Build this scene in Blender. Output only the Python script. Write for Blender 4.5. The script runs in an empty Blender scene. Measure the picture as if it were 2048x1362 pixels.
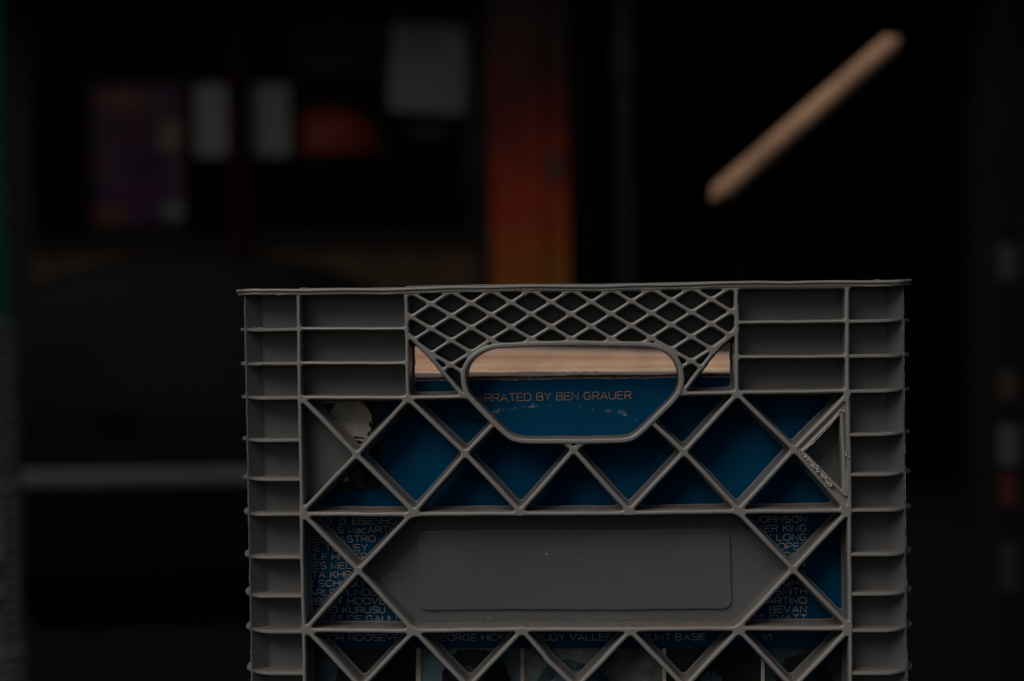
import bpy, bmesh, math, random
import numpy as np
from mathutils import Vector, Matrix, noise
from mathutils.geometry import tessellate_polygon

random.seed(7)
SC = bpy.context.scene
COL = SC.collection
R_ = math.radians

# ---------------------------------------------------------------- camera
FPX = 2900.0                       # focal length in photo pixels (2048 wide)
EYE = Vector((0, 0, 1.37))
PITCH = math.atan(59 / FPX)
ROLL = R_(0.87)
YAW = R_(3.4)
D0 = 0.721
fwd = Vector((0, math.cos(PITCH), -math.sin(PITCH)))
up0 = Vector((0, math.sin(PITCH), math.cos(PITCH)))
rt0 = Vector((1, 0, 0))
rt = rt0 * math.cos(ROLL) - up0 * math.sin(ROLL)
up = rt0 * math.sin(ROLL) + up0 * math.cos(ROLL)
cam = bpy.data.cameras.new('camera')
camo = bpy.data.objects.new('camera', cam)
COL.objects.link(camo)
M = Matrix.Identity(4)
for i in range(3):
    M[i][0], M[i][1], M[i][2], M[i][3] = rt[i], up[i], -fwd[i], EYE[i]
camo.matrix_world = M
cam.sensor_width = 36.0
cam.lens = FPX / 2048 * 36
cam.clip_start = 0.02
cam.clip_end = 400
cam.dof.use_dof = True
cam.dof.focus_distance = D0 + 0.004
cam.dof.aperture_fstop = 4.2
SC.camera = camo

# ---------------------------------------------------------------- light
world = bpy.data.worlds.new('World')
SC.world = world
world.use_nodes = True
nt = world.node_tree
bg = nt.nodes['Background']
sky = nt.nodes.new('ShaderNodeTexSky')
sky.sky_type = 'NISHITA'
sky.sun_disc = False
TO_SUN = Vector((-0.44, -0.50, 0.77)).normalized()
sky.sun_elevation = math.asin(TO_SUN.z)
sky.sun_rotation = math.atan2(TO_SUN.x, TO_SUN.y)
sky.dust_density = 3.0
nt.links.new(sky.outputs[0], bg.inputs[0])
bg.inputs[1].default_value = 0.055
sun = bpy.data.lights.new('sun', 'SUN')
sun.energy = 3.1
sun.angle = R_(38)
sun.color = (1.0, 0.93, 0.86)
suno = bpy.data.objects.new('sun', sun)
COL.objects.link(suno)
suno.rotation_euler = (-TO_SUN).to_track_quat('-Z', 'Y').to_euler()
SC.view_settings.view_transform = 'Standard'
SC.view_settings.look = 'None'
SC.view_settings.gamma = 1.0
SC.view_settings.use_curve_mapping = False
SC.view_settings.exposure = -1.5
SC.cycles.max_bounces = 6

# ---------------------------------------------------------------- coordinates
def ray(px, py):
    return fwd + rt * ((px - 1024) / FPX) + up * ((681 - py) / FPX)

def W(px, py, Y):
    """world point seen at photo position px, py in the plane Y metres ahead"""
    r = ray(px, py)
    return EYE + r * (Y / r.y)

EX = Vector((math.cos(YAW), -math.sin(YAW), 0))
EY = Vector((math.sin(YAW), math.cos(YAW), 0))
P0 = EYE + ray(1150, 900) * D0
def L(px, py, d=0.0):
    """crate-local millimetres (x, z) of a measured photo position at depth d (mm) behind the front face"""
    r = ray(px, py)
    t = ((P0 - EYE).dot(EY) + d / 1000) / r.dot(EY)
    p = EYE + r * t - P0
    return (p.dot(EX) * 1000 - XC, p.z * 1000 - ZB)
XC = ZB = 0.0
xl = L(464, 620)[0]; xr = L(1833, 620)[0]
XC = (xl + xr) / 2
HW = (xr - xl) / 2                      # half width of the crate, mm
ztop = L(1150, 571)[1]
HT = 282.0
ZB = ztop - HT                          # bottom of the crate
CRATE_LOC = P0 + EX * (XC / 1000) + EY * (HW / 1000) + Vector((0, 0, ZB / 1000))
CRATE_ROT = -YAW
print('crate half width', HW, 'loc', CRATE_LOC)

# ---------------------------------------------------------------- material helpers
def new_mat(name):
    m = bpy.data.materials.new(name); m.use_nodes = True
    return m, m.node_tree.nodes, m.node_tree.links, m.node_tree.nodes['Principled BSDF']

def simple(name, col, rough=0.6, spec=0.4, var=0.25, scale=20.0, metal=0.0, bump=0.0, alpha=1.0):
    m, n, l, b = new_mat(name)
    tc = n.new('ShaderNodeTexCoord')
    nz = n.new('ShaderNodeTexNoise'); nz.inputs['Scale'].default_value = scale; nz.inputs['Detail'].default_value = 6
    l.new(tc.outputs['Object'], nz.inputs['Vector'])
    cr = n.new('ShaderNodeValToRGB')
    cr.color_ramp.elements[0].position = 0.3; cr.color_ramp.elements[1].position = 0.7
    cr.color_ramp.elements[0].color = tuple(c * (1 - var) for c in col) + (1,)
    cr.color_ramp.elements[1].color = tuple(min(1, c * (1 + var)) for c in col) + (1,)
    l.new(nz.outputs['Fac'], cr.inputs[0]); l.new(cr.outputs[0], b.inputs['Base Color'])
    b.inputs['Roughness'].default_value = rough
    b.inputs['Specular IOR Level'].default_value = spec
    b.inputs['Metallic'].default_value = metal
    b.inputs['Alpha'].default_value = alpha
    if bump:
        bp = n.new('ShaderNodeBump'); bp.inputs['Strength'].default_value = bump; bp.inputs['Distance'].default_value = 0.002
        l.new(nz.outputs['Fac'], bp.inputs['Height']); l.new(bp.outputs[0], b.inputs['Normal'])
    return m

def math_node(n, l, op, a, b=None):
    x = n.new('ShaderNodeMath'); x.operation = op
    for i, v in enumerate((a, b)):
        if v is None: continue
        if isinstance(v, (int, float)): x.inputs[i].default_value = v
        else: l.new(v, x.inputs[i])
    return x.outputs[0]

def plastic(name, col, dust=(0.16, 0.115, 0.085)):
    """moulded HDPE: mottled, scuffed, with brown grit lying on everything that faces up"""
    m, n, l, b = new_mat(name)
    tc = n.new('ShaderNodeTexCoord')
    geo = n.new('ShaderNodeNewGeometry')
    n1 = n.new('ShaderNodeTexNoise'); n1.inputs['Scale'].default_value = 14; n1.inputs['Detail'].default_value = 5
    n2 = n.new('ShaderNodeTexNoise'); n2.inputs['Scale'].default_value = 900; n2.inputs['Detail'].default_value = 4
    n3 = n.new('ShaderNodeTexNoise'); n3.inputs['Scale'].default_value = 120; n3.inputs['Detail'].default_value = 8; n3.inputs['Roughness'].default_value = 0.75
    for x in (n1, n2, n3): l.new(tc.outputs['Object'], x.inputs['Vector'])
    r = n.new('ShaderNodeValToRGB')
    r.color_ramp.elements[0].position = 0.3; r.color_ramp.elements[1].position = 0.72
    r.color_ramp.elements[0].color = tuple(c * 0.88 for c in col) + (1,)
    r.color_ramp.elements[1].color = tuple(c * 1.10 for c in col) + (1,)
    l.new(n1.outputs['Fac'], r.inputs[0])
    # scuffs: thin pale streaks
    mp = n.new('ShaderNodeMapping'); mp.inputs['Rotation'].default_value = (0, 0.6, 0); mp.inputs['Scale'].default_value = (60, 60, 900)
    l.new(tc.outputs['Object'], mp.inputs['Vector'])
    n4 = n.new('ShaderNodeTexNoise'); n4.inputs['Scale'].default_value = 1.0; n4.inputs['Detail'].default_value = 3
    l.new(mp.outputs[0], n4.inputs['Vector'])
    sc = n.new('ShaderNodeMapRange'); sc.inputs[1].default_value = 0.66; sc.inputs[2].default_value = 0.78
    l.new(n4.outputs['Fac'], sc.inputs[0])
    spk = n.new('ShaderNodeMapRange'); spk.inputs[1].default_value = 0.70; spk.inputs[2].default_value = 0.76
    n6 = n.new('ShaderNodeTexNoise'); n6.inputs['Scale'].default_value = 330; n6.inputs['Detail'].default_value = 2
    l.new(tc.outputs['Object'], n6.inputs['Vector']); l.new(n6.outputs['Fac'], spk.inputs[0])
    scf = math_node(n, l, 'MULTIPLY', math_node(n, l, 'MAXIMUM', sc.outputs[0], spk.outputs[0]), 0.5)
    mx = n.new('ShaderNodeMixRGB'); mx.inputs[2].default_value = tuple(min(1, c * 1.6) for c in col) + (1,)
    l.new(scf, mx.inputs[0]); l.new(r.outputs[0], mx.inputs[1])
    # outermost faces paler and dusty: wear, plus the ribs' brighter light painted in
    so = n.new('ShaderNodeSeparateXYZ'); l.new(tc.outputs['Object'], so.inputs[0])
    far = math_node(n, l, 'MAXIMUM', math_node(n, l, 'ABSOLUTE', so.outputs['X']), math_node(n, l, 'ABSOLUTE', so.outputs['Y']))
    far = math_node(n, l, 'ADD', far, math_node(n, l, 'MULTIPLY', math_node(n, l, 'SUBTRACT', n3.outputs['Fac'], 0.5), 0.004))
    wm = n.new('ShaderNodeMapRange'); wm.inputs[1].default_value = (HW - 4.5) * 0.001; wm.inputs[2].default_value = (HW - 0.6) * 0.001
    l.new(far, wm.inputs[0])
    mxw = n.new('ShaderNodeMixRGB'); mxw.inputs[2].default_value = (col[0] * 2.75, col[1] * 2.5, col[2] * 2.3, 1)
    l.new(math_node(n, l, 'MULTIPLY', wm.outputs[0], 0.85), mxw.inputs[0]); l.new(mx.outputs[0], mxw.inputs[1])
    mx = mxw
    # grit on top faces
    sx = n.new('ShaderNodeSeparateXYZ'); l.new(geo.outputs['True Normal'], sx.inputs[0])
    upm = n.new('ShaderNodeMapRange'); upm.inputs[1].default_value = 0.45; upm.inputs[2].default_value = 0.95
    l.new(sx.outputs['Z'], upm.inputs[0])
    gr = n.new('ShaderNodeMapRange'); gr.inputs[1].default_value = 0.35; gr.inputs[2].default_value = 0.62
    l.new(n3.outputs['Fac'], gr.inputs[0])
    g = math_node(n, l, 'MULTIPLY', upm.outputs[0], gr.outputs[0])
    mx2 = n.new('ShaderNodeMixRGB'); mx2.inputs[2].default_value = dust + (1,)
    l.new(math_node(n, l, 'MULTIPLY', g, 0.85), mx2.inputs[0]); l.new(mx.outputs[0], mx2.inputs[1])
    l.new(mx2.outputs[0], b.inputs['Base Color'])
    rr = n.new('ShaderNodeMapRange'); rr.inputs[3].default_value = 0.24; rr.inputs[4].default_value = 0.46
    l.new(n3.outputs['Fac'], rr.inputs[0])
    l.new(math_node(n, l, 'MAXIMUM', rr.outputs[0], g), b.inputs['Roughness'])
    b.inputs['Specular IOR Level'].default_value = 0.85
    bp = n.new('ShaderNodeBump'); bp.inputs['Strength'].default_value = 0.35; bp.inputs['Distance'].default_value = 0.00025
    l.new(math_node(n, l, 'ADD', n3.outputs['Fac'], math_node(n, l, 'MULTIPLY', n2.outputs['Fac'], 0.4)), bp.inputs['Height'])
    l.new(bp.outputs[0], b.inputs['Normal'])
    return m

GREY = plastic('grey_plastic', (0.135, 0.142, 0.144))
GREEN = plastic('green_plastic', (0.006, 0.10, 0.06))
DKGREY = plastic('dark_grey_plastic', (0.10, 0.11, 0.12))
BURR = simple('torn_plastic', (0.62, 0.57, 0.52), 0.8, 0.3, 0.5, 900, bump=0.6)

# ---------------------------------------------------------------- object helpers
def tag(o, label=None, cat=None, group=None, kind=None):
    if label: o['label'] = label
    if cat: o['category'] = cat
    if group: o['group'] = group
    if kind: o['kind'] = kind
    return o

def empty(name, loc=(0, 0, 0), rz=0.0):
    o = bpy.data.objects.new(name, None); COL.objects.link(o)
    o.location = loc; o.rotation_euler = (0, 0, rz); o.empty_display_size = 0.05
    return o

def mesh_obj(name, verts, faces, mats, parent=None, idx=None, smooth=True, ang=35, loc=None, rz=0.0):
    me = bpy.data.meshes.new(name)
    me.from_pydata([tuple(v) for v in verts], [], [tuple(f) for f in faces])
    if not isinstance(mats, (list, tuple)): mats = [mats]
    for m in mats: me.materials.append(m)
    if idx is not None: me.polygons.foreach_set('material_index', idx)
    if smooth:
        me.polygons.foreach_set('use_smooth', [True] * len(me.polygons))
        me.set_sharp_from_angle(angle=R_(ang))
    me.update()
    o = bpy.data.objects.new(name, me); COL.objects.link(o)
    if parent: o.parent = parent
    if loc is not None: o.location = loc
    o.rotation_euler = (0, 0, rz)
    return o

class MB:
    def __init__(s): s.v = []; s.f = []; s.i = []
    def add(s, v, f, k=0):
        n = len(s.v); s.v += [tuple(x) for x in v]; s.f += [tuple(a + n for a in q) for q in f]; s.i += [k] * len(f)
    def box(s, a, b, k=0, bev=0.0):
        x0, y0, z0 = a; x1, y1, z1 = b
        if bev:
            bm = bmesh.new(); bmesh.ops.create_cube(bm, size=1)
            for v in bm.verts:
                v.co = Vector(((x0 + x1) / 2 + v.co.x * (x1 - x0), (y0 + y1) / 2 + v.co.y * (y1 - y0), (z0 + z1) / 2 + v.co.z * (z1 - z0)))
            bmesh.ops.bevel(bm, geom=bm.edges[:], offset=bev, segments=2, affect='EDGES', profile=0.5)
            bm.verts.index_update()
            s.add([v.co for v in bm.verts], [[v.index for v in f.verts] for f in bm.faces], k); bm.free(); return
        v = [(x0, y0, z0), (x1, y0, z0), (x1, y1, z0), (x0, y1, z0), (x0, y0, z1), (x1, y0, z1), (x1, y1, z1), (x0, y1, z1)]
        s.add(v, [(0, 3, 2, 1), (4, 5, 6, 7), (0, 1, 5, 4), (1, 2, 6, 5), (2, 3, 7, 6), (3, 0, 4, 7)], k)
    def tube(s, pts, r, sides=6, k=0, flat=1.0, axis=1, cap=True):
        pts = [Vector(p) for p in pts]
        rings = []
        for i, p in enumerate(pts):
            t = (pts[min(i + 1, len(pts) - 1)] - pts[max(i - 1, 0)])
            if t.length < 1e-9: t = Vector((1, 0, 0))
            t.normalize()
            a = Vector((0, 0, 0)); a[axis] = 1
            if abs(t.dot(a)) > 0.99: a = Vector((1, 0, 0)) if axis != 0 else Vector((0, 0, 1))
            n1 = t.cross(a).normalized(); n2 = n1.cross(t).normalized()
            rr = r[i] if isinstance(r, (list, tuple)) else r
            rings.append([p + n1 * (rr * math.cos(2 * math.pi * j / sides)) + n2 * (rr * flat * math.sin(2 * math.pi * j / sides)) for j in range(sides)])
        v = [q for g in rings for q in g]; f = []
        for i in range(len(rings) - 1):
            for j in range(sides):
                f.append((i * sides + j, i * sides + (j + 1) % sides, (i + 1) * sides + (j + 1) % sides, (i + 1) * sides + j))
        if cap:
            f.append(tuple(range(sides))[::-1]); f.append(tuple((len(rings) - 1) * sides + j for j in range(sides)))
        s.add(v, f, k)
    def prism(s, poly, d0, d1, k=0, ax='xz'):
        """poly in (x, z), extruded from y=d0 to y=d1"""
        n = len(poly)
        v = [(x, d0, z) for x, z in poly] + [(x, d1, z) for x, z in poly]
        tri = tessellate_polygon([[Vector((x, z, 0)) for x, z in poly]])
        f = [tuple(t) for t in tri] + [tuple(a + n for a in t)[::-1] for t in tri]
        f += [(i, (i + 1) % n, n + (i + 1) % n, n + i) for i in range(n)]
        bm = bmesh.new(); bv = [bm.verts.new(q) for q in v]
        for q in f:
            try: bm.faces.new([bv[a] for a in q])
            except ValueError: pass
        bmesh.ops.recalc_face_normals(bm, faces=bm.faces[:]); bm.verts.index_update()
        s.add([q.co for q in bm.verts], [[q.index for q in a.verts] for a in bm.faces], k); bm.free()
    def build(s, name, mats, parent=None, scale=1.0, **kw):
        v = [(a * scale, b * scale, c * scale) for a, b, c in s.v]
        return mesh_obj(name, v, s.f, mats, parent, idx=s.i, **kw)

# ---------------------------------------------------------------- 2-D distance field -> moulded plate
G = 0.25                                   # mm grid
GX0, GX1, GZ0, GZ1 = -172.0, 172.0, -4.0, 290.0
gx = np.arange(GX0, GX1, G); gz = np.arange(GZ0, GZ1, G)
WX, WZ = np.meshgrid(gx, gz)
# slight moulding wobble of every rib
def wob(X, Z):
    dx = 0.14 * np.sin(Z * 0.083 + 1.3) + 0.05 * np.sin(Z * 0.31 + X * 0.05) + 0.03 * np.sin(Z * 0.71 + X * 0.33)
    dz = 0.17 * np.sin(X * 0.061 + 0.4) + 0.05 * np.sin(X * 0.27 + Z * 0.06) + 0.03 * np.sin(X * 0.66 - Z * 0.29)
    return X + dx, Z + dz
QX, QZ = wob(WX, WZ)
BIG = 40.0
def seg_field(pts, hw):
    out = np.full(QX.shape, BIG, dtype=np.float32)
    for (ax, az), (bx, bz) in zip(pts[:-1], pts[1:]):
        m = 9
        i0 = max(0, int((min(az, bz) - hw - m - GZ0) / G)); i1 = int((max(az, bz) + hw + m - GZ0) / G) + 1
        j0 = max(0, int((min(ax, bx) - hw - m - GX0) / G)); j1 = int((max(ax, bx) + hw + m - GX0) / G) + 1
        X = QX[i0:i1, j0:j1]; Z = QZ[i0:i1, j0:j1]
        if X.size == 0: continue
        dx, dz = bx - ax, bz - az
        t = np.clip(((X - ax) * dx + (Z - az) * dz) / (dx * dx + dz * dz + 1e-9), 0, 1)
        d = np.hypot(X - ax - t * dx, Z - az - t * dz) - hw
        out[i0:i1, j0:j1] = np.minimum(out[i0:i1, j0:j1], d)
    return out
def smin(a, b, k):
    h = np.maximum(k - np.abs(a - b), 0) / k
    return np.minimum(a, b) - h * h * k * 0.25
def poly_field(P):
    X, Z = QX, QZ
    d = np.full(X.shape, 1e9); s = np.ones(X.shape)
    n = len(P)
    for i in range(n):
        (ax, az), (bx, bz) = P[i], P[(i + 1) % n]
        ex, ez = bx - ax, bz - az
        wx, wz = X - ax, Z - az
        t = np.clip((wx * ex + wz * ez) / (ex * ex + ez * ez + 1e-12), 0, 1)
        d = np.minimum(d, (wx - ex * t) ** 2 + (wz - ez * t) ** 2)
        c1 = Z >= az; c2 = Z < bz; c3 = ex * wz > ez * wx
        flip = (c1 & c2 & c3) | (~c1 & ~c2 & ~c3)
        s = np.where(flip, -s, s)
    return s * np.sqrt(d)

def contours(F, tol=0.03):
    F = F.astype(float).copy()
    F[0, :] = F[-1, :] = 1; F[:, 0] = F[:, -1] = 1
    F[np.abs(F) < 1e-6] = 1e-6
    S = F < 0
    c = S[:-1, :-1] * 1 + S[:-1, 1:] * 2 + S[1:, 1:] * 4 + S[1:, :-1] * 8
    ii, jj = np.nonzero((c > 0) & (c < 15))
    def ept(e):
        k, i, j = e
        if k == 0: a, b = F[i, j], F[i, j + 1]; t = a / (a - b); return (gx[j] + t * G, gz[i])
        a, b = F[i, j], F[i + 1, j]; t = a / (a - b); return (gx[j], gz[i] + t * G)
    # edges: b(0,i,j) r(1,i,j+1) t(0,i+1,j) l(1,i,j); solid kept on the left of travel
    T = {1: [('b', 'l')], 2: [('r', 'b')], 3: [('r', 'l')], 4: [('t', 'r')], 5: [('b', 'l'), ('t', 'r')], 6: [('t', 'b')], 7: [('t', 'l')],
         8: [('l', 't')], 9: [('b', 't')], 10: [('l', 't'), ('r', 'b')], 11: [('r', 't')], 12: [('l', 'r')], 13: [('b', 'r')], 14: [('l', 'b')]}
    nxt = {}
    for i, j in zip(ii.tolist(), jj.tolist()):
        E = {'b': (0, i, j), 'r': (1, i, j + 1), 't': (0, i + 1, j), 'l': (1, i, j)}
        for a, b in T[int(c[i, j])]: nxt[E[a]] = E[b]
    loops = []
    while nxt:
        s0 = next(iter(nxt)); e = s0; lp = []
        while e in nxt:
            lp.append(ept(e)); e = nxt.pop(e)
        if len(lp) > 6: loops.append(lp)
    res = []
    for lp in loops:
        P = np.array(lp); n = len(P)
        P = (np.roll(P, 1, 0) + 2 * P + np.roll(P, -1, 0)) / 4
        area = 0.5 * np.sum(P[:, 0] * np.roll(P[:, 1], -1) - np.roll(P[:, 0], -1) * P[:, 1])
        if abs(area) < 0.6: continue
        keep = np.zeros(n, bool)
        far = int(np.argmax(((P - P[0]) ** 2).sum(1)))
        keep[0] = keep[far] = True
        st = [(0, far), (far, n)]
        while st:
            a, b = st.pop()
            if b - a < 2: continue
            p, q = P[a], P[b % n]; w = P[a + 1:b] - p; e = q - p; Ln = math.hypot(*e) + 1e-12
            t = np.clip((w @ e) / (Ln * Ln), 0, 1)
            d = np.hypot(*(w - t[:, None] * e).T); k = int(np.argmax(d))
            if d[k] > tol or Ln > 14: keep[a + 1 + (k if d[k] > tol else (b - a - 1) // 2)] = True; kk = a + 1 + (k if d[k] > tol else (b - a - 1) // 2); st += [(a, kk), (kk, b)]
        res.append((area, P[keep]))
    return res

def sample_grad(F):
    gzv, gxv = np.gradient(F.astype(float), G)
    def g(p):
        j = int(round((p[0] - GX0) / G)); i = int(round((p[1] - GZ0) / G))
        j = min(max(j, 1), F.shape[1] - 2); i = min(max(i, 1), F.shape[0] - 2)
        v = np.array([gxv[i, j], gzv[i, j]]); n = np.hypot(*v)
        return v / n if n > 1e-6 else v * 0
    return g

def plate(F, d0, d1, bev=0.35, draft=0.0, back=True, mb=None, k=0):
    """turn a distance field into a moulded plate between depth d0 and d1 (mm), edges rounded by bev"""
    mb = mb or MB()
    cs = contours(F); grad = sample_grad(F)
    levels = [(d0, -bev), (d0 + bev * 0.13, -bev * 0.5), (d0 + bev * 0.5, -bev * 0.13), (d0 + bev, 0.0), (d1 - (0.3 if back else 0), draft)]
    if back: levels.append((d1, draft - 0.3))
    outers = [P for a, P in cs if a > 0]; holes = [P for a, P in cs if a < 0]
    def inside(pt, P):
        x, z = pt; r = False; n = len(P)
        for i in range(n):
            x1, z1 = P[i]; x2, z2 = P[i - 1]
            if (z1 > z) != (z2 > z) and x < (x2 - x1) * (z - z1) / (z2 - z1) + x1: r = not r
        return r
    for O in outers:
        hs = [H for H in holes if inside(H[0], O)]
        loops = [O] + hs
        v = []; starts = []
        nrm = [np.array([grad(p) for p in lp]) for lp in loops]
        for dep, off in levels:
            for lp, nn in zip(loops, nrm):
                for p, q in zip(lp, nn): v.append((p[0] + q[0] * off, dep, p[1] + q[1] * off))
        N = sum(len(l) for l in loops); f = []
        for li in range(len(levels) - 1):
            o = 0
            for lp in loops:
                n = len(lp)
                for i in range(n):
                    a = li * N + o + i; b = li * N + o + (i + 1) % n
                    f.append((a, b, b + N, a + N))
                o += n
        def cap(li, rev):
            o = 0; pl = []
            for lp in loops:
                pl.append([Vector((v[li * N + o + i][0], v[li * N + o + i][2], 0)) for i in range(len(lp))]); o += len(lp)
            for t in tessellate_polygon(pl):
                A, B, C = (v[li * N + q] for q in t)
                cr = (B[0] - A[0]) * (C[2] - A[2]) - (B[2] - A[2]) * (C[0] - A[0])
                tt = t if cr > 0 else t[::-1]
                f.append(tuple(li * N + q for q in (tt[::-1] if rev else tt)))
        cap(0, False)
        if back: cap(len(levels) - 1, True)
        mb.add(v, f, k)
    return mb

PX = 0.2487
def LL(pts, d=0): return [L(x, y, d) for x, y in pts]

# ================================================================ crate wall
hand_px = [(931, 748), (936, 783), (950, 800), (1017, 868), (1036, 878), (1150, 877.5), (1250, 875.5), (1270, 868), (1346, 795),
           (1357, 776), (1359.5, 756), (1355, 731), (1338, 708), (1306, 694), (1150, 691), (1060, 694), (985, 698), (955, 711), (938, 728)]
def chaikin(P, n=2):
    for _ in range(n):
        Q = []
        for i in range(len(P)):
            a, b = P[i], P[(i + 1) % len(P)]
            q = 0.25 if math.hypot(a[0] - b[0], a[1] - b[1]) < 60 else 0.12
            Q += [(a[0] * (1 - q) + b[0] * q, a[1] * (1 - q) + b[1] * q), (a[0] * q + b[0] * (1 - q), a[1] * q + b[1] * (1 - q))]
        P = Q
    return P
HAND = poly_field(LL(chaikin(hand_px)))
prims = []
def rib(pts, w, k=1.6, dst=None): (dst if dst is not None else prims).append((seg_field(LL(pts), w * PX / 2), k))
V2 = [(596, 587), (596.5, 640), (599.5, 790), (600.5, 900), (603, 1020), (605, 1200), (609.5, 1362), (614, 1700)]
V5 = [(1694, 574), (1694.5, 640), (1696, 790), (1698, 900), (1700, 1020), (1700.5, 1200), (1702, 1362), (1706, 1700)]
V3 = [(811, 584), (813, 656), (816, 795)]
V4 = [(1472, 577), (1473, 645), (1475, 786)]
rib(V2, 7.4); rib(V5, 7.4); rib(V3, 7.2); rib(V4, 7.4)
rib([(590, 587), (800, 583), (1000, 581), (1200, 579), (1450, 575), (1700, 572)], 8)
rib([(596, 658.6), (812, 657)], 6.5); rib([(596, 727.7), (814, 726)], 6.5)
rib([(600, 796.6), (815, 795), (934, 794)], 7.5)
rib([(1474, 645.7), (1694, 641.8)], 6.5); rib([(1474, 715), (1694, 712.5)], 6.5)
rib([(1362, 788.5), (1475, 786), (1696, 781.5)], 7.5)
# envelope of the fine lattice
rib([(818, 670), (857, 708), (921, 786)], 7.5); rib([(1471, 660), (1430, 701), (1368, 783)], 7.5)
# the two big zigzag bands
bw = 9.0
for p in ([(606, 800), (712, 910), (828, 1024)], [(816, 798), (712, 910), (608, 1020)], [(818, 798), (930, 908), (1040, 1024)],
          [(984, 852), (930, 908), (828, 1024)], [(1165, 886), (1147, 900), (1040, 1024)], [(1130, 886), (1147, 900), (1258, 1022)],
          [(1309, 850), (1368, 905), (1478, 1022)], [(1474, 790), (1368, 905), (1258, 1022)], [(1476, 790), (1588, 899), (1692, 1016)],
          [(1698, 788), (1588, 899), (1478, 1022)],
          [(612, 1036), (717, 1142), (824, 1259)], [(822, 1030), (717, 1142), (614, 1256)],
          [(1478, 1026), (1587, 1139), (1694, 1250)], [(1694, 1026), (1587, 1139), (1476, 1257)]):
    rib(p, bw, 1.7)
rib([(604, 1029.5), (820, 1028.5), (1040, 1028.5), (1258, 1026), (1478, 1024.5), (1698, 1020.5)], 8.5, 2.2)
rib([(606, 1262), (820, 1262), (1150, 1259.5), (1478, 1258.5), (1698, 1257)], 8.5, 2.2)
rib([(610, 1498), (1150, 1495), (1700, 1493)], 8.5, 2.2)
rib([(610, 1575), (1700, 1572)], 6.5); rib([(610, 1650), (1700, 1647)], 6.5); rib([(610, 1702), (1700, 1702)], 10)
tops = [612, 826, 1042, 1259, 1476, 1694]
for i in range(5):
    a, b = tops[i], tops[i + 1]; m = (a + b) / 2 + 3
    yb = 1376
    bend = [(m - 40, yb - 46)] if i == 2 else []
    rib([(a + 4, 1264)] + ([(m - 70, 1306), (m - 58, 1322)] if i == 2 else []) + [(m, yb), (b + 2, 1494)], bw, 2.2)
    rib([(b, 1264), (m, yb), (a + 4, 1494)], bw, 2.2)
# frame of the small right hand triangle
rib([(1684, 823), (1604, 903), (1690, 990), (1684, 823)], 8, 1.2)
F = prims[0][0]
for a, k in prims[1:]: F = smin(F, a, k)
# fine diamond lattice under the rim
latt_region = LL([(812, 578), (1472, 570), (1474, 664), (1430, 703), (1364, 790), (1359, 738), (1336, 705), (1306, 692), (985, 694), (950, 708), (926, 745), (928, 792), (857, 708), (814, 668)])
LR = poly_field(latt_region)
fine = None
def fine_line(a, b):
    global fine
    f = seg_field(LL([a, b]), 7.2 * PX / 2)
    fine = f if fine is None else smin(fine, f, 1.5)
sl = -0.0143
def node(i, j):                # i in units of 40.1 px, j in units of 24.7 px
    x = 861.6 + 40.1 * i; return (x, 608 + 24.6 * j + sl * (x - 861.6))
for i in range(-9, 19):
    if i % 2 == 0: continue
    fine_line(node(i - 1, -2), node(i + 7, 6))
for i in range(-2, 28):
    if i % 2 == 0: continue
    fine_line(node(i + 1, -2), node(i + 1 - 8, 6))
fine = np.maximum(fine, LR - 0.4)
F = smin(F, fine, 1.5)
RING = np.maximum(-(HAND), HAND - 10.5 * PX)
F = smin(F, np.abs(HAND - 5.5 * PX) - 3.5 * PX, 2.0)
F = np.maximum(F, -(HAND - 0.5 * PX))
# back plate: lips round every rib and the closed bays
closed = None
def close(pts):
    global closed
    f = poly_field(LL(pts)); closed = f if closed is None else np.minimum(closed, f)
close([(594, 578), (815, 576), (817, 797), (598, 798)])
close([(1472, 568), (1697, 566), (1698, 784), (1474, 788)])
close([(812, 578), (1472, 570), (1474, 664), (1430, 703), (1372, 784), (1300, 692), (985, 694), (918, 784), (857, 708), (814, 668)])
close([(822, 1028), (1478, 1025), (1588, 1139), (1477, 1258), (824, 1260), (716, 1142)])
close([(603, 800), (712, 910), (606, 1022)])
close([(1697, 788), (1590, 900), (1699, 1016)])
close([(608, 1496), (1702, 1494), (1706, 1704), (612, 1704)])
PB = smin(F - 0.55 - 0.85, closed.astype(float), 1.2)
PB = np.maximum(PB, -(HAND - 0.4))
web = poly_field(LL([(1699, 788), (1590, 899), (1697, 1016)])); webin = poly_field(LL([(1684, 823), (1604, 903), (1690, 990)]))
WEB = np.maximum(web - 0.8, -webin)

BR = 18.0                                  # corner radius of the shelves
def mm(mb): return mb
wall_v = plate(F, 0.0, 12.0, bev=0.78, draft=0.55, back=False)
plate(PB, 11.5, 13.6, bev=0.35, draft=0.0, back=True, mb=wall_v)
plate(WEB, 1.1, 12.2, bev=0.2, back=False, mb=wall_v)
hand_v = plate(np.maximum(RING, -BIG), -0.5, 15.2, bev=0.8, draft=0.3, back=True)

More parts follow.
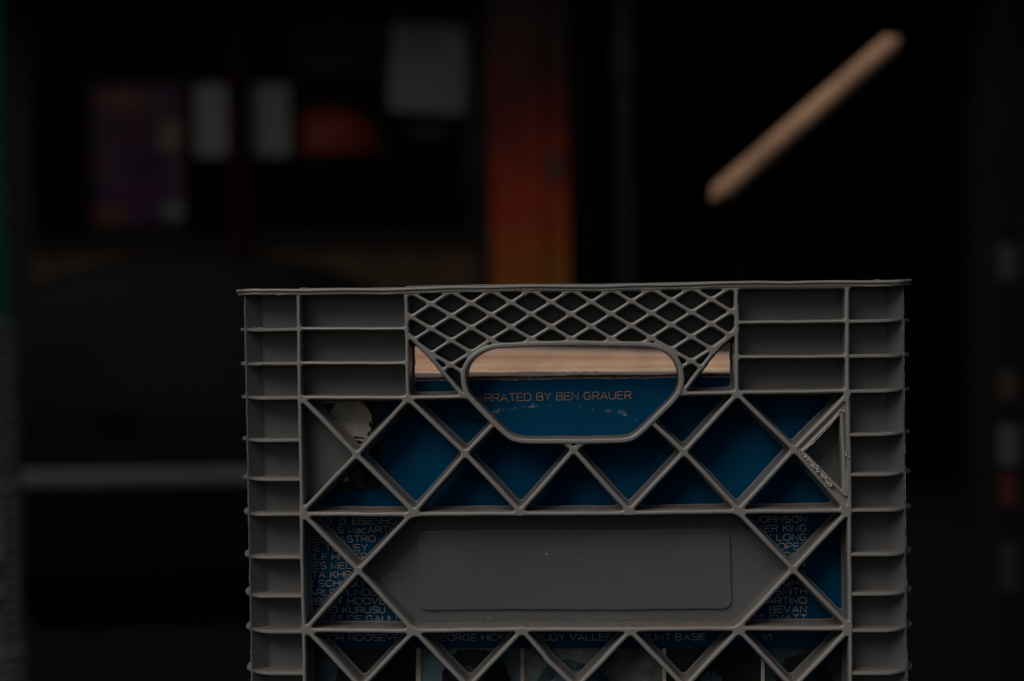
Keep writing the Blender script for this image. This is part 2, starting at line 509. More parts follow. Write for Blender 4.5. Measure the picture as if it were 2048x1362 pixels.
crate = empty('milk_crate', CRATE_LOC, CRATE_ROT)
tag(crate, 'worn grey plastic milk crate with diamond lattice sides, packed with records, nearest in focus', 'milk crate')
S = 0.001
def shift(mb): # from front-origin (y=0 at front face) to crate centre origin
    mb.v = [(a, b - HW, c) for a, b, c in mb.v]; return mb
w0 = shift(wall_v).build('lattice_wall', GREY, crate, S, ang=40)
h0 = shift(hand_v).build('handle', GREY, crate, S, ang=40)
h0['label'] = 'rounded hand hole rim on the front of the crate'
def copy_part(o, rz, parent):
    c = o.copy(); COL.objects.link(c); c.parent = parent; c.rotation_euler = (0, 0, rz)
    if 'label' in c: del c['label']
    return c
for k in (1, 2, 3):
    copy_part(w0, k * math.pi / 2, crate); copy_part(h0, k * math.pi / 2, crate)

# ---- corner posts
zl = [658.6, 727.7, 796.6, 881, 959, 1030, 1116, 1194, 1264, 1348]
zr = [641.8, 712.2, 781.5, 868, 949.3, 1021, 1109, 1189, 1260, 1346]
shelf_z = [(L(598, a)[1] + L(1697, b)[1]) / 2 for a, b in zip(zl, zr)]
shelf_z += [shelf_z[-1] - 19, shelf_z[-1] - 38, shelf_z[-1] - 57, 4.0]
x_v2 = HW + L(598, 900)[0]               # distance of the inner rib from the side plane
def shelf(mb, z, th=0.82):
    def prof(inset):
        pts = []
        for k in range(13):
            a = math.pi / 2 * k / 12
            pts.append((BR - (BR - inset) * math.sin(a), BR - (BR - inset) * math.cos(a)))
        return [(x_v2, inset)] + pts + [(inset, x_v2), (12.0, x_v2), (12.5, 12.5), (x_v2, 12.0)]
    z += random.uniform(-0.15, 0.15)
    rings = [(0.75, -th), (0.32, -th * 0.8), (0.16, 0), (0.32, th * 0.8), (0.75, th)]
    v = []; n = None
    for ins, dz in rings:
        p = prof(ins)
        n = len(p)
        for q, (x, y) in enumerate(p):
            w = 0.16 * math.sin(z * 0.9 + q * 0.5)
            v.append((x, y, z + dz + w))
    f = []
    for r in range(4):
        for i in range(n):
            a = r * n + i; b = r * n + (i + 1) % n
            f.append((a, a + n, b + n, b))
    f.append(tuple(range(n))); f.append(tuple(4 * n + i for i in range(n))[::-1])
    mb.add(v, [q[::-1] for q in f])
cp = MB()
for z in shelf_z: shelf(cp, z)
zt = HT - 1.0
# walls of the post (L plan) and the diagonal rib
cp.box((13.0, 11.6, 0), (x_v2 + 0.5, 13.3, zt)); cp.box((11.6, 11.4, 0), (13.3, x_v2 + 0.5, zt))
n = 60
for sgn in (1,):
    v = []; f = []
    t = 0.62
    ax = Vector((0.7071, 0.7071, 0)); px_ = Vector((0.7071, -0.7071, 0))
    for i in range(n + 1):
        z = zt * i / n
        tip = 7.25 + 0.10 * math.sin(i * 1.7) + 0.07 * math.sin(i * 4.1)
        for (a, b) in ((tip + 0.25, -t), (tip, -t * 0.5), (tip, t * 0.5), (tip + 0.25, t), (17.5, t + 0.35), (17.5, -t - 0.35)):
            p = ax * a + px_ * b; v.append((p.x, p.y, z))
    for i in range(n):
        for j in range(6): f.append((i * 6 + j, i * 6 + (j + 1) % 6, (i + 1) * 6 + (j + 1) % 6, (i + 1) * 6 + j))
    f.append((0, 5, 4, 3, 2, 1)); f.append(tuple(n * 6 + j for j in range(6)))
    cp.add(v, f)
cp.v = [(a - HW, b - HW, c) for a, b, c in cp.v]
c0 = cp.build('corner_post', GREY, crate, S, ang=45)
for k in (1, 2, 3): copy_part(c0, k * math.pi / 2, crate)

# ---- rim: profile swept round the rounded square
def rim_path(off, m=40):
    pts = []
    r = BR - 3; h = HW - r
    for c, (sx, sy) in enumerate(((1, -1), (1, 1), (-1, 1), (-1, -1))):
        a0 = -math.pi / 2 + c * math.pi / 2
        for k in range(9):
            a = a0 + math.pi / 2 * k / 8
            pts.append((sx * h + (r + off) * math.cos(a), sy * h + (r + off) * math.sin(a)))
        # straight subdivisions
        nx, ny = ((1, 1), (-1, 1), (-1, -1), (1, -1))[c]
        a = a0 + math.pi / 2
        p = Vector(pts[-1]); q0 = [(h, h), (-h, h), (-h, -h), (h, -h)][c]
        q = Vector((q0[0] + (r + off) * math.cos(a), q0[1] + (r + off) * math.sin(a)))
        for k in range(1, m): pts.append(tuple(p.lerp(q, k / m)))
    return pts
prof = [(-11.5, -1.6), (-0.1, -1.6), (0.25, -1.35), (0.30, -0.55), (0.12, -0.35), (0.12, -0.2), (0.75, 0.0), (1.0, 0.35), (1.0, 0.95), (0.7, 1.4), (0.2, 1.55), (-11.5, 1.45)]
rings = [rim_path(o) for o, _ in prof]
v = []; f = []
N = len(rings[0]); 
for (o, dz), rg in zip(prof, rings):
    for i, (x, y) in enumerate(rg):
        w = 0.28 * math.sin(x * 0.052 + 0.6 + y * 0.02) + 0.16 * math.sin(x * 0.13 + y * .09) + 0.06 * math.sin(x * 0.6 + y * .5)
        e = 0.10 * math.sin(x * 1.1 + y) * (1 if o > 0 else 0)
        v.append((x, y, HT - 1.0 + dz + w + e * 0.5))
for a in range(len(prof)):
    b = (a + 1) % len(prof)
    for i in range(N):
        j = (i + 1) % N
        f.append((a * N + i, a * N + j, b * N + j, b * N + i))
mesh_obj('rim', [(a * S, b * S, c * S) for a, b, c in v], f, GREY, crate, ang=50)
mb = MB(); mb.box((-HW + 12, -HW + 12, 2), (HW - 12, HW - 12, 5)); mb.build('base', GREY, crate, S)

# ================================================================ stroke lettering
def arc(cx, cy, rx, ry, a0, a1, n=9, p=2.5):
    o = []
    for i in range(n + 1):
        a = R_(a0 + (a1 - a0) * i / n); c, s = math.cos(a), math.sin(a)
        o.append((cx + rx * math.copysign(abs(c) ** (2 / p), c), cy + ry * math.copysign(abs(s) ** (2 / p), s)))
    return o
def glyphs():
    g = {}
    w = 1.0
    g['A'] = (1.02, [[(0, 0), (.51, 1), (1.02, 0)], [(.18, .32), (.84, .32)]])
    g['B'] = (.9, [[(0, .52), (.6, .52)] + arc(.6, .26, .3, .26, 90, -90, 6) + [(0, 0), (0, 1), (.56, 1)] + arc(.56, .76, .28, .24, 90, -90, 6)])
    g['C'] = (1.0, [arc(.5, .5, .5, .5, 38, 322, 16)])
    g['D'] = (.98, [[(0, 0), (0, 1), (.45, 1)] + arc(.45, .5, .53, .5, 90, -90, 12) + [(0, 0)]])
    g['E'] = (.82, [[(.82, 1), (0, 1), (0, 0), (.84, 0)], [(0, .52), (.76, .52)]])
    g['F'] = (.78, [[(.8, 1), (0, 1), (0, 0)], [(0, .5), (.72, .5)]])
    g['G'] = (1.02, [arc(.5, .5, .5, .5, 40, 350, 16)[:-1] + [(1.0, .46), (.55, .46)]])
    g['H'] = (.92, [[(0, 0), (0, 1)], [(.92, 0), (.92, 1)], [(0, .52), (.92, .52)]])
    g['I'] = (.0, [[(0, 0), (0, 1)]])
    g['J'] = (.68, [[(.68, 1), (.68, .3)] + arc(.34, .3, .34, .3, 0, -180, 7)])
    g['K'] = (.86, [[(0, 0), (0, 1)], [(.82, 1), (0, .38)], [(.28, .58), (.88, 0)]])
    g['L'] = (.76, [[(0, 1), (0, 0), (.78, 0)]])
    g['M'] = (1.06, [[(0, 0), (0, 1), (.53, .12), (1.06, 1), (1.06, 0)]])
    g['N'] = (.94, [[(0, 0), (0, 1), (.94, 0), (.94, 1)]])
    g['O'] = (1.08, [arc(.54, .5, .54, .5, 0, 360, 20)])
    g['P'] = (.86, [[(0, 0), (0, 1), (.56, 1)] + arc(.56, .72, .3, .28, 90, -90, 6) + [(0, .44)]])
    g['R'] = (.9, [[(0, 0), (0, 1), (.58, 1)] + arc(.58, .73, .3, .27, 90, -90, 6) + [(0, .46)], [(.52, .46), (.9, 0)]])
    g['S'] = (.88, [arc(.44, .75, .40, .25, 25, 265, 9) + arc(.45, .26, .43, .26, 85, -155, 9)])
    g['T'] = (.9, [[(0, 1), (.9, 1)], [(.45, 1), (.45, 0)]])
    g['U'] = (.94, [[(0, 1), (0, .36)] + arc(.47, .36, .47, .36, 180, 360, 9) + [(.94, 1)]])
    g['V'] = (1.0, [[(0, 1), (.5, 0), (1.0, 1)]])
    g['W'] = (1.4, [[(0, 1), (.35, 0), (.7, 1), (1.05, 0), (1.4, 1)]])
    g['X'] = (.92, [[(0, 1), (.92, 0)], [(0, 0), (.92, 1)]])
    g['Y'] = (.92, [[(0, 1), (.46, .48), (.92, 1)], [(.46, .48), (.46, 0)]])
    g['Z'] = (.86, [[(0, 1), (.86, 1), (0, 0), (.88, 0)]])
    g['a'] = (.62, [arc(.31, .5, .3, .22, 140, 0, 6, 2.2) + [(.61, 0)], arc(.31, .2, .3, .2, 0, 360, 10, 2.2)])
    g['c'] = (.64, [arc(.33, .36, .33, .36, 40, 320, 10, 2.2)])
    g['.'] = (.0, [[(0, 0), (0.02, .06)]])
    g[' '] = (.34, [])
    g['1'] = (.25, [[(0, .8), (.25, 1), (.25, 0)]])
    g['2'] = (.6, [arc(.3, .7, .3, .3, 160, -30, 8, 2.2) + [(0, 0), (.62, 0)]])
    g['3'] = (.6, [arc(.28, .75, .28, .25, 140, -90, 7, 2.2) + arc(.28, .25, .32, .25, 90, -140, 7, 2.2)])
    g['4'] = (.6, [[(.45, 0), (.45, 1), (0, .3), (.62, .3)]])
    g['5'] = (.6, [[(.56, 1), (.06, 1), (.02, .55)] + arc(.28, .32, .32, .32, 110, -140, 8, 2.2)])
    g['6'] = (.6, [[(.5, 1), (.12, .6)] + arc(.3, .3, .3, .3, 150, 510, 12, 2.2)])
    g['7'] = (.6, [[(0, 1), (.6, 1), (.2, 0)]])
    g['8'] = (.6, [arc(.3, .75, .24, .25, 0, 360, 10, 2.2), arc(.3, .26, .3, .26, 0, 360, 10, 2.2)])
    g['9'] = (.6, [arc(.3, .7, .3, .3, 0, 360, 12, 2.2), [(.6, .68), (.2, 0)]])
    g['0'] = (.7, [arc(.35, .5, .35, .5, 0, 360, 14, 2.2)])
    return g
GL = glyphs()
GAP = 0.27
def text_width(t): return sum(GL[c][0] + GAP for c in t) - GAP
def write(mb, t, x, z, h, depth, r, k=0, sx=1.0, tilt=0.0, flat=0.25):
    """lay the strokes of t on the plane y=depth, starting at x, baseline z, cap height h (mm)"""
    cx = 0.0; ct, st = math.cos(tilt), math.sin(tilt)
    for c in t:
        w, ss = GL[c]
        for s_ in ss:
            pts = []
            for a, b in s_:
                u = (cx + a) * h * sx; q = b * h
                pts.append((x + u * ct - q * st, depth, z + u * st + q * ct))
            for i in range(len(pts) - 1):
                pass
            mb.tube(pts, r, 4, k, flat=flat)
        cx += w + GAP
    return x + cx * h * sx * ct

# ---- raised label plate and moulded marks on the closed bay
DF = 11.5
def rrect(x0, y0, x1, y1, r, d):
    a = L(x0, y1, d); b = L(x1, y0, d); pts = []
    for cx, cz, s0 in ((b[0] - r, b[1] - r, 0), (a[0] + r, b[1] - r, 90), (a[0] + r, a[1] + r, 180), (b[0] - r, a[1] + r, 270)):
        for k in range(7):
            t = R_(s0 + 15 * k); pts.append((cx + r * math.cos(t), cz + r * math.sin(t)))
    return pts
lab = plate(poly_field(rrect(837, 1057, 1461, 1220, 4.5, DF)), DF - 1.0, DF + 0.3, bev=0.6, back=False)
shift(lab).build('label_plate', GREY, crate, S)
mk = MB()
cx, cz = L(788, 1143, DF); dz = DF
def P3(x, z): return (cx + x, dz, cz + z)
tri = [(0, 4.6), (4.1, -2.2), (-4.1, -2.2)]
for i in range(3):
    a = Vector(tri[i]); b = Vector(tri[(i + 1) % 3]); n_ = (b - a).normalized(); q = Vector((-n_.y, n_.x))
    for o in (0.0, -1.35):
        s0 = a.lerp(b, 0.20) + q * o; s1 = a.lerp(b, 0.78) + q * o
        mk.tube([P3(*s0), P3(*s1)], 0.24, 5)
    hd = a.lerp(b, 0.86) + q * -0.65; h1 = a.lerp(b, 0.70) + q * 0.6; h2 = a.lerp(b, 0.70) + q * -1.9
    mk.tube([P3(*h1), P3(*hd), P3(*h2)], 0.24, 5)
    c1 = a.lerp(b, 0.10) + q * -.2; mk.tube([P3(*(a.lerp(b, .20))), P3(*c1), P3(*(a.lerp(b, .2) + q * -1.35))], 0.24, 5)
write(mk, '2', cx - 0.6, cz - 1.1, 2.4, dz, 0.22, flat=1)
write(mk, 'HDPE', cx - 4.2, cz - 5.6, 2.3, dz, 0.22, tilt=0.05, flat=1)
mk.tube([(cx + 7.6 * math.cos(t), dz + 0.05, cz - 0.3 + 7.6 * math.sin(t)) for t in [i * math.pi / 16 for i in range(33)]], 0.15, 4)
shift(mk).build('recycling_mark', GREY, crate, S)
mk = MB()
cx, cz = L(1518, 1137, DF)
for i in range(1, 13):
    a = math.pi / 2 - i * math.pi / 6
    t = str(i); w = text_width(t) * 1.9
    rx, rz_ = math.cos(a) * 5.6, math.sin(a) * 5.6
    tl = a - math.pi / 2
    write(mk, t, cx + rx - w / 2 * math.cos(tl) + .95 * math.sin(tl), cz + rz_ - w / 2 * math.sin(tl) - .95 * math.cos(tl), 1.9, dz, 0.19, tilt=tl, flat=1)
mk.tube([(cx - 1.9, dz, cz - 2.0), (cx + 1.7, dz, cz + 1.6)], 0.3, 5)
mk.tube([(cx + .4, dz, cz + 1.8), (cx + 1.9, dz, cz + 1.8), (cx + 1.9, dz, cz + .3)], 0.24, 5)
shift(mk).build('date_dial', GREY, crate, S)

# ---- torn plastic and moulding flash
def burr(path, r0, r1, n, depth=-0.2, jit=0.35):
    P = LL(path); tot = []
    for i in range(n + 1):
        t = i / n * (len(P) - 1); k = min(int(t), len(P) - 2); u = t - k
        x = P[k][0] * (1 - u) + P[k + 1][0] * u; z = P[k][1] * (1 - u) + P[k + 1][1] * u
        tot.append((x + random.uniform(-jit, jit), depth + random.uniform(-jit, jit) * 0.8, z + random.uniform(-jit, jit)))
    bm_ = MB(); bm_.tube(tot, [random.uniform(r0, r1) for _ in tot], 5)
    shift(bm_).build('torn_edge', BURR, crate, S)
burr([(1601, 900), (1625, 930), (1648, 955), (1664, 973)], 0.25, 0.95, 46, -0.45, 0.55)
burr([(1606, 908), (1640, 940)], 0.15, 0.6, 18, -0.6, 0.6)
burr([(1599, 897), (1606, 902), (1620, 890), (1632, 880)], 0.15, 0.35, 16, -0.5, 0.25)
burr([(1693, 898), (1692, 906), (1696, 915)], 0.25, 0.65, 8, -0.5, 0.3)
burr([(1676, 826), (1682, 818), (1689, 824)], 0.18, 0.4, 8, -0.4, 0.12)
burr([(1632, 880), (1660, 851), (1678, 826)], 0.06, 0.18, 30, -0.2, 0.08)
burr([(1694, 850), (1694.5, 930), (1695, 985)], 0.05, 0.22, 46, -0.2, 0.1)
burr([(1762, 864), (1786, 868)], 0.05, 0.22, 9, -0.1, 0.35)
burr([(1725, 868.5), (1730, 869.5)], 0.15, 0.3, 4, -0.1, 0.2)
for a, b in (((552, 590), (590, 587)), ((640, 585), (800, 581)), ((870, 580), (905, 579)), ((1000, 578), (1180, 575)), ((1250, 573), (1330, 571)), ((1700, 565), (1800, 566))):
    burr([a, b], 0.02, 0.13, int((b[0] - a[0]) / 5), -0.45, 0.10)
for a, b in (((505, 655), (530, 656)), ((520, 726), (545, 728)), ((690, 1027), (715, 1030)), ((1240, 1236), (1262, 1235)), ((975, 1236), (982, 1236)), ((1090, 1108), (1096, 1106))):
    burr([a, b], 0.04, 0.18, 6, 0.0, 0.2)
# ragged flash on the two outer corner ribs
for sx in (-1, 1):
    for z0, z1 in ((240, 276), (222, 236), (196, 206), (150, 190), (118, 140), (60, 100)):
        pts = []; rr = []
        z = z1
        while z > z0:
            pts.append((sx * (HW - 5.2 + random.uniform(-.05, .22)), -HW + 5.0 + random.uniform(-.1, .1), z)); rr.append(random.uniform(0.01, 0.14)); z -= random.uniform(0.5, 1.5)
        fl = MB(); fl.tube(pts, rr, 4, axis=1); fl.build('mould_flash', BURR, crate, S)

# ================================================================ records
DC = 17.0                                    # depth of the front cover
def cover_material():
    m, n, l, b = new_mat('blue_printed_card')
    tc = n.new('ShaderNodeTexCoord')
    sx = n.new('ShaderNodeSeparateXYZ'); l.new(tc.outputs['Object'], sx.inputs[0])
    n1 = n.new('ShaderNodeTexNoise'); n1.inputs['Scale'].default_value = 9; n1.inputs['Detail'].default_value = 4
    n2 = n.new('ShaderNodeTexNoise'); n2.inputs['Scale'].default_value = 640; n2.inputs['Detail'].default_value = 9; n2.inputs['Roughness'].default_value = 0.8
    n3 = n.new('ShaderNodeTexNoise'); n3.inputs['Scale'].default_value = 170; n3.inputs['Detail'].default_value = 3
    for x in (n1, n2, n3): l.new(tc.outputs['Object'], x.inputs['Vector'])
    r = n.new('ShaderNodeValToRGB')
    r.color_ramp.elements[0].position = .3; r.color_ramp.elements[1].position = .7
    r.color_ramp.elements[0].color = (0.0005, 0.056, 0.128, 1); r.color_ramp.elements[1].color = (0.0005, 0.078, 0.172, 1)
    l.new(n1.outputs['Fac'], r.inputs[0])
    # worn crease: band that follows a shallow arc, in object metres
    (xa, za), (xb, zb) = L(980, 819, DC), L(1290, 838, DC)
    xa *= S; xb *= S; za *= S; zb *= S
    xx = math_node(n, l, 'SUBTRACT', sx.outputs['X'], (L(1100, 810, DC)[0]) * S)
    par = math_node(n, l, 'MULTIPLY', math_node(n, l, 'MULTIPLY', xx, xx), -3.4)
    zc = math_node(n, l, 'ADD', par, L(1100, 811, DC)[1] * S)
    dist = math_node(n, l, 'ABSOLUTE', math_node(n, l, 'SUBTRACT', sx.outputs['Z'], zc))
    band = n.new('ShaderNodeMapRange'); band.inputs[1].default_value = 0.0035; band.inputs[2].default_value = 0.0
    band.inputs[3].default_value = 0; band.inputs[4].default_value = 0.32; l.new(dist, band.inputs[0])
    endm = n.new('ShaderNodeMapRange'); endm.inputs[1].default_value = 0.052; endm.inputs[2].default_value = 0.038
    l.new(math_node(n, l, 'ABSOLUTE', xx), endm.inputs[0])
    bandm = math_node(n, l, 'MULTIPLY', band.outputs[0], endm.outputs[0])
    # edge wear along the top of the sleeve
    topd = n.new('ShaderNodeMapRange'); topd.inputs[1].default_value = TOPZ * S - 0.0035; topd.inputs[2].default_value = TOPZ * S + 0.0005
    topd.inputs[3].default_value = 0; topd.inputs[4].default_value = 0.16; l.new(sx.outputs['Z'], topd.inputs[0])
    v = math_node(n, l, 'ADD', n2.outputs['Fac'], math_node(n, l, 'MULTIPLY', math_node(n, l, 'SUBTRACT', n3.outputs['Fac'], 0.5), 0.95))
    v = math_node(n, l, 'ADD', math_node(n, l, 'ADD', v, bandm), topd.outputs[0])
    th = n.new('ShaderNodeMapRange'); th.inputs[1].default_value = 0.80; th.inputs[2].default_value = 0.94; l.new(v, th.inputs[0])
    mx = n.new('ShaderNodeMixRGB'); mx.inputs[2].default_value = (0.26, 0.34, 0.33, 1)
    l.new(math_node(n, l, 'MULTIPLY', th.outputs[0], 0.8), mx.inputs[0]); l.new(r.outputs[0], mx.inputs[1])
    l.new(mx.outputs[0], b.inputs['Base Color'])
    b.inputs['Roughness'].default_value = 0.6; b.inputs['Specular IOR Level'].default_value = 0.03
    return m
TOPZ = (L(880, 760, DC)[1] + L(1420, 753, DC)[1]) / 2
BLUE = cover_material()
INK = simple('copper_ink', (0.62, 0.30, 0.14), 0.6, 0.3, 0.2, 300)
INK2 = simple('faded_tan_ink', (0.75, 0.62, 0.51), 0.6, 0.3, 0.2, 300)
CARD = simple('raw_cardboard', (0.50, 0.33, 0.20), 0.85, 0.2, 0.35, 160, bump=0.4)
PAPER = simple('inner_paper', (0.72, 0.58, 0.46), 0.85, 0.2, 0.12, 80)
PAPER_BLACK = simple('photo_black', (0.012, 0.012, 0.013), 0.5, 0.3, 0.3, 60)
SKIN = simple('sepia_print', (0.62, 0.54, 0.45), 0.6, 0.3, 0.22, 130)
SKIN2 = simple('sepia_print_dark', (0.09, 0.07, 0.055), 0.6, 0.3, 0.5, 200)
TEAL = simple('teal_print', (0.12, 0.19, 0.22), 0.6, 0.3, 0.4, 90)
TEALD = simple('teal_print_dark', (0.035, 0.062, 0.075), 0.6, 0.3, 0.6, 160)
SKINM = simple('grey_print', (0.13, 0.145, 0.155), 0.6, 0.3, 0.5, 110)

def sleeve_mesh(name, w, h, t, mats, seed, parent=None, board=0.45, segs=60, wear=0.22):
    """folded card sleeve, open at the top, x centred, y from 0 to t, z from 0 to h"""
    rnd = random.Random(seed)
    mb = MB()
    ph = [rnd.uniform(0, 6) for _ in range(6)]
    def topz(x, q): return h + wear * (math.sin(x * 0.11 + ph[q]) + 0.6 * math.sin(x * 0.37 + ph[q + 1]) + 0.5 * noise.noise(Vector((x * 1.3, q * 9.1, seed))))
    for q, (y0, y1, ki) in enumerate(((0.0, board, 0), (t - board, t, 0))):
        v = []; f = []
        for i in range(segs + 1):
            x = -w / 2 + w * i / segs; z1 = topz(x, q)
            v += [(x, y0, 0), (x, y0, z1 - 0.35), (x, y0 + board * .25, z1), (x, y1 - board * .25, z1), (x, y1, z1 - 0.35), (x, y1, 0)]
        kk = []
        for i in range(segs):
            a = i * 6; b = a + 6
            for j in range(5):
                f.append((a + j, b + j, b + j + 1, a + j + 1)); kk.append(1 if j in (1, 2, 3) else 0)
        f += [(0, 1, 2, 3, 4, 5), tuple(segs * 6 + j for j in range(6))[::-1]]; kk += [0, 0]
        n0 = len(mb.v); mb.v += v; mb.f += [tuple(a + n0 for a in g) for g in f]; mb.i += kk
    mb.box((-w / 2 + .02, 0.1, 0.2), (-w / 2 + 0.5, t - 0.1, h - 0.6)); mb.box((w / 2 - 0.5, 0.1, 0.2), (w / 2 - .02, t - 0.1, h - 0.6))
    mb.box((-w / 2 + 0.6, 0.1, 0.05), (w / 2 - 0.6, t - 0.1, 0.5))
    return mb.build(name, mats, parent, S, ang=30)
def inner_mesh(w, h, t, mat, parent, seed):
    rnd = random.Random(seed); mb = MB()
    d = rnd.uniform(0.3, 2.0); p = rnd.uniform(0, 6)
    segs = 40; v = []; f = []
    for i in range(segs + 1):
        x = -w / 2 + 4 + (w - 8) * i / segs; z = h - d + 0.3 * math.sin(x * 0.05 + p)
        v += [(x, t * .3, 1), (x, t * .3, z), (x, t * .7, z), (x, t * .7, 1)]
    for i in range(segs):
        a = i * 4; b = a + 4
        for j in range(3): f.append((a + j, b + j, b + j + 1, a + j + 1))
    f += [(0, 1, 2, 3), tuple(segs * 4 + j for j in range(4))[::-1]]
    mb.add(v, f)
    return mb.build('inner_sleeve', mat, parent, S, ang=30)

def in_crate(depth, z=5.2, x=0.0):
    return CRATE_LOC + EX * (x * S) + EY * ((depth - HW) * S) + Vector((0, 0, z * S))
BASEZ = 5.2
album = empty('record_album', in_crate(DC, BASEZ), CRATE_ROT)
# lettering positions below are relative to the album's own origin
tag(album, 'dark blue boxed record album with copper lettering, standing foremost against the lattice', 'record album')
AW = 2 * (HW - 14.5)
TOPZ_A = TOPZ - BASEZ
# cover material reads crate heights, so its object origin is kept at the crate base
jk = sleeve_mesh('cover', AW, TOPZ, 5.5, [BLUE, simple('worn_blue_edge', (0.42, 0.36, 0.36), 0.8, 0.2, 0.9, 420)], 3, album, board=0.7, segs=160, wear=0.2)
jk.data.transform(Matrix.Translation((0, 0, 0)))
jk.location = (0, 0, -BASEZ * S)
jk.data.transform(Matrix.Diagonal((1, 1, 1, 1)))
for vtx in jk.data.vertices:
    if vtx.co.z < BASEZ * S: vtx.co.z = BASEZ * S
inner_mesh(AW, TOPZ_A - 1, 5.5, PAPER, album, 5)
def AL(px, py): 
    x, z = L(px, py, DC); return x, z - BASEZ
tx = MB()
def ink(t, px_left=None, px_right=None, py_base=0, cap=12.6, sx=1.0, k=0, r=0.17):
    h = cap * PX * 1.02
    x, z = AL(px_left if px_left is not None else px_right, py_base)
    if px_left is None: x -= text_width(t) * h * sx
    write(tx, t, x, z, h, -0.02, r, k, sx=sx, tilt=0.004)
a = AL(937, 803)[0]; b = AL(1262, 800)[0]
hh = 14.6 * PX * 1.02
sxx = (b - a) / (text_width('NARRATED BY BEN GRAUER') * hh)
write(tx, 'NARRATED BY BEN GRAUER', a, AL(937, 803.5)[1], hh, -0.02, 0.20, 0, sx=sxx, tilt=0.0075)
tx.build('narrator_line', INK, album, S, smooth=False)
tx = MB()
left = ['DWIGHT D. EISENHOWER', 'DOUGLAS MacARTHUR', 'FIDEL CASTRO', 'GENE TUNNEY', 'ADOLF HITLER', 'JAMES MELTON', 'NIKITA KHRUSHCHEV', 'MAX SCHMELING', 'CHARLES LINDBERGH', 'HERBERT HOOVER', 'SABURO KURUSU', 'CHARLES DE GAULLE']
# word whose start was measured, and where it starts in the photograph
anch = [('EISEN', 705), ('Mac', 697), ('CASTRO', 663), ('TUNNEY', 651), ('HITLER', 664.5), ('MELTON', 663), ('KHRU', 661.5), ('SCHM', 638), ('LINDB', 696), ('HOOVER', 696), ('KURUSU', 686), ('DE G', 697)]
hh = 12.6 * PX * 1.02
for i, (t, (wd, ax_)) in enumerate(zip(left, anch)):
    k = t.index(wd); pre = sum(GL[c][0] + GAP for c in t[:k]) * hh
    x, z = AL(ax_, 1049 + 17.75 * i)
    write(tx, t, x - pre, z, hh, -0.02, 0.18, tilt=0.004)
tx.build('name_list', INK2, album, S, smooth=False)
tx = MB()
for i, t in enumerate(['LYNDON JOHNSON', 'WALKER KING', 'HUEY LONG', 'VINCENT LOPEZ', 'NORTON', 'MILLER', 'SHAW', 'MCHUGH', 'AL SMITH', 'MARTINO', 'BEVAN', 'HERBERT EVATT']):
    if i in (4, 5, 6, 7):                       # only the last letters show
        t = ['ON', 'R', 'W', 'GH'][i - 4]
        x, z = AL([1596, 1611, 1611, 1596][i - 4], 1045 + 18 * i)
        x -= text_width(t) * hh
    else:
        x, z = AL(1613, 1045 + 18 * i); x -= text_width(t) * hh
    write(tx, t, x, z, hh, -0.02, 0.18, tilt=0.004)
tx.build('name_list', INK2, album, S, smooth=False)
tx = MB()
for t, wd, ax_ in (('ELEANOR ROOSEVELT', 'ROOS', 698), ('GEORGE HICKS', 'GEO', 866), ('RUDY VALLEE', 'VALLEE', 1140.6), ('COUNT BASIE', 'BASIE', 1352), ('A', 'A', 1468), ('VI', 'VI', 1526)):
    k = t.index(wd); pre = sum(GL[c][0] + GAP for c in t[:k]) * hh
    x, z = AL(ax_, 1281.5 - (ax_ - 700) * 0.002)
    write(tx, t, x - pre, z, hh, -0.02, 0.18, tilt=0.002)
tx.build('name_row', INK2, album, S, smooth=False)

def wiggle(pts, amp, n, seed=1):
    o = []; rnd = random.Random(seed)
    for i in range(len(pts)):
        a = pts[i]; b = pts[(i + 1) % len(pts)]
        for k in range(n):
            t = k / n; o.append((a[0] * (1 - t) + b[0] * t + rnd.uniform(-amp, amp), a[1] * (1 - t) + b[1] * t + rnd.uniform(-amp, amp)))
    return o
pr = MB()
def patch(mb, pts, k, lay, amp=0.0, n=1, seed=1):
    mb.prism([AL(*p) for p in (wiggle(pts, amp, n, seed) if n > 1 else pts)], -0.05 * lay, 0.05, k)
patch(pr, [(606, 790), (761, 789), (761, 979), (606, 981)], 0, 1)
patch(pr, [(640, 798), (668, 802), (690, 800), (712, 799), (728, 808), (738, 822), (744, 834), (743, 852), (740, 866), (742, 886), (735, 900), (720, 905), (700, 896), (688, 876), (668, 850), (655, 830), (645, 812)], 1, 2, 1.1, 4, 4)
patch(pr, [(702, 876), (712, 872.5), (726, 874.5), (732, 879), (722, 877.5), (710, 877), (704, 880)], 0, 3)
patch(pr, [(706, 884), (716, 880), (729, 884), (724, 888), (712, 888.5)], 2, 3.2)
patch(pr, [(713, 881.5), (720, 881), (722, 886), (715, 887)], 0, 4)
patch(pr, [(739, 842), (744, 846), (743, 856), (738, 852)], 0, 3); patch(pr, [(736, 862), (741, 866), (739, 874), (735, 870)], 0, 3.3)
patch(pr, [(690, 934), (718, 928), (724, 950), (730, 976), (712, 972), (698, 950)], 2, 2, 1.2, 4, 9)
patch(pr, [(684, 962), (696, 950), (697, 964)], 1, 2.4)
patch(pr, [(645, 806), (672, 806), (660, 826), (680, 850), (668, 850), (650, 825)], 2, 3.6, 1.0, 4, 6)
pr.build('portrait_print', [PAPER_BLACK, SKIN, SKIN2], album, S, smooth=False)
st = MB()
def strip(x0, x1, k): patch(st, [(x0, 1297), (x1, 1296.5), (x1, 1560), (x0, 1560)], k, 1)
strip(606, 832, 0); strip(841, 1041, 1); strip(1048, 1325, 4); strip(1332, 1522, 0); strip(1529, 1700, 5)
for x0, x1 in ((832, 841), (1041, 1048), (1325, 1332), (1522, 1529)): strip(x0, x1, 3)
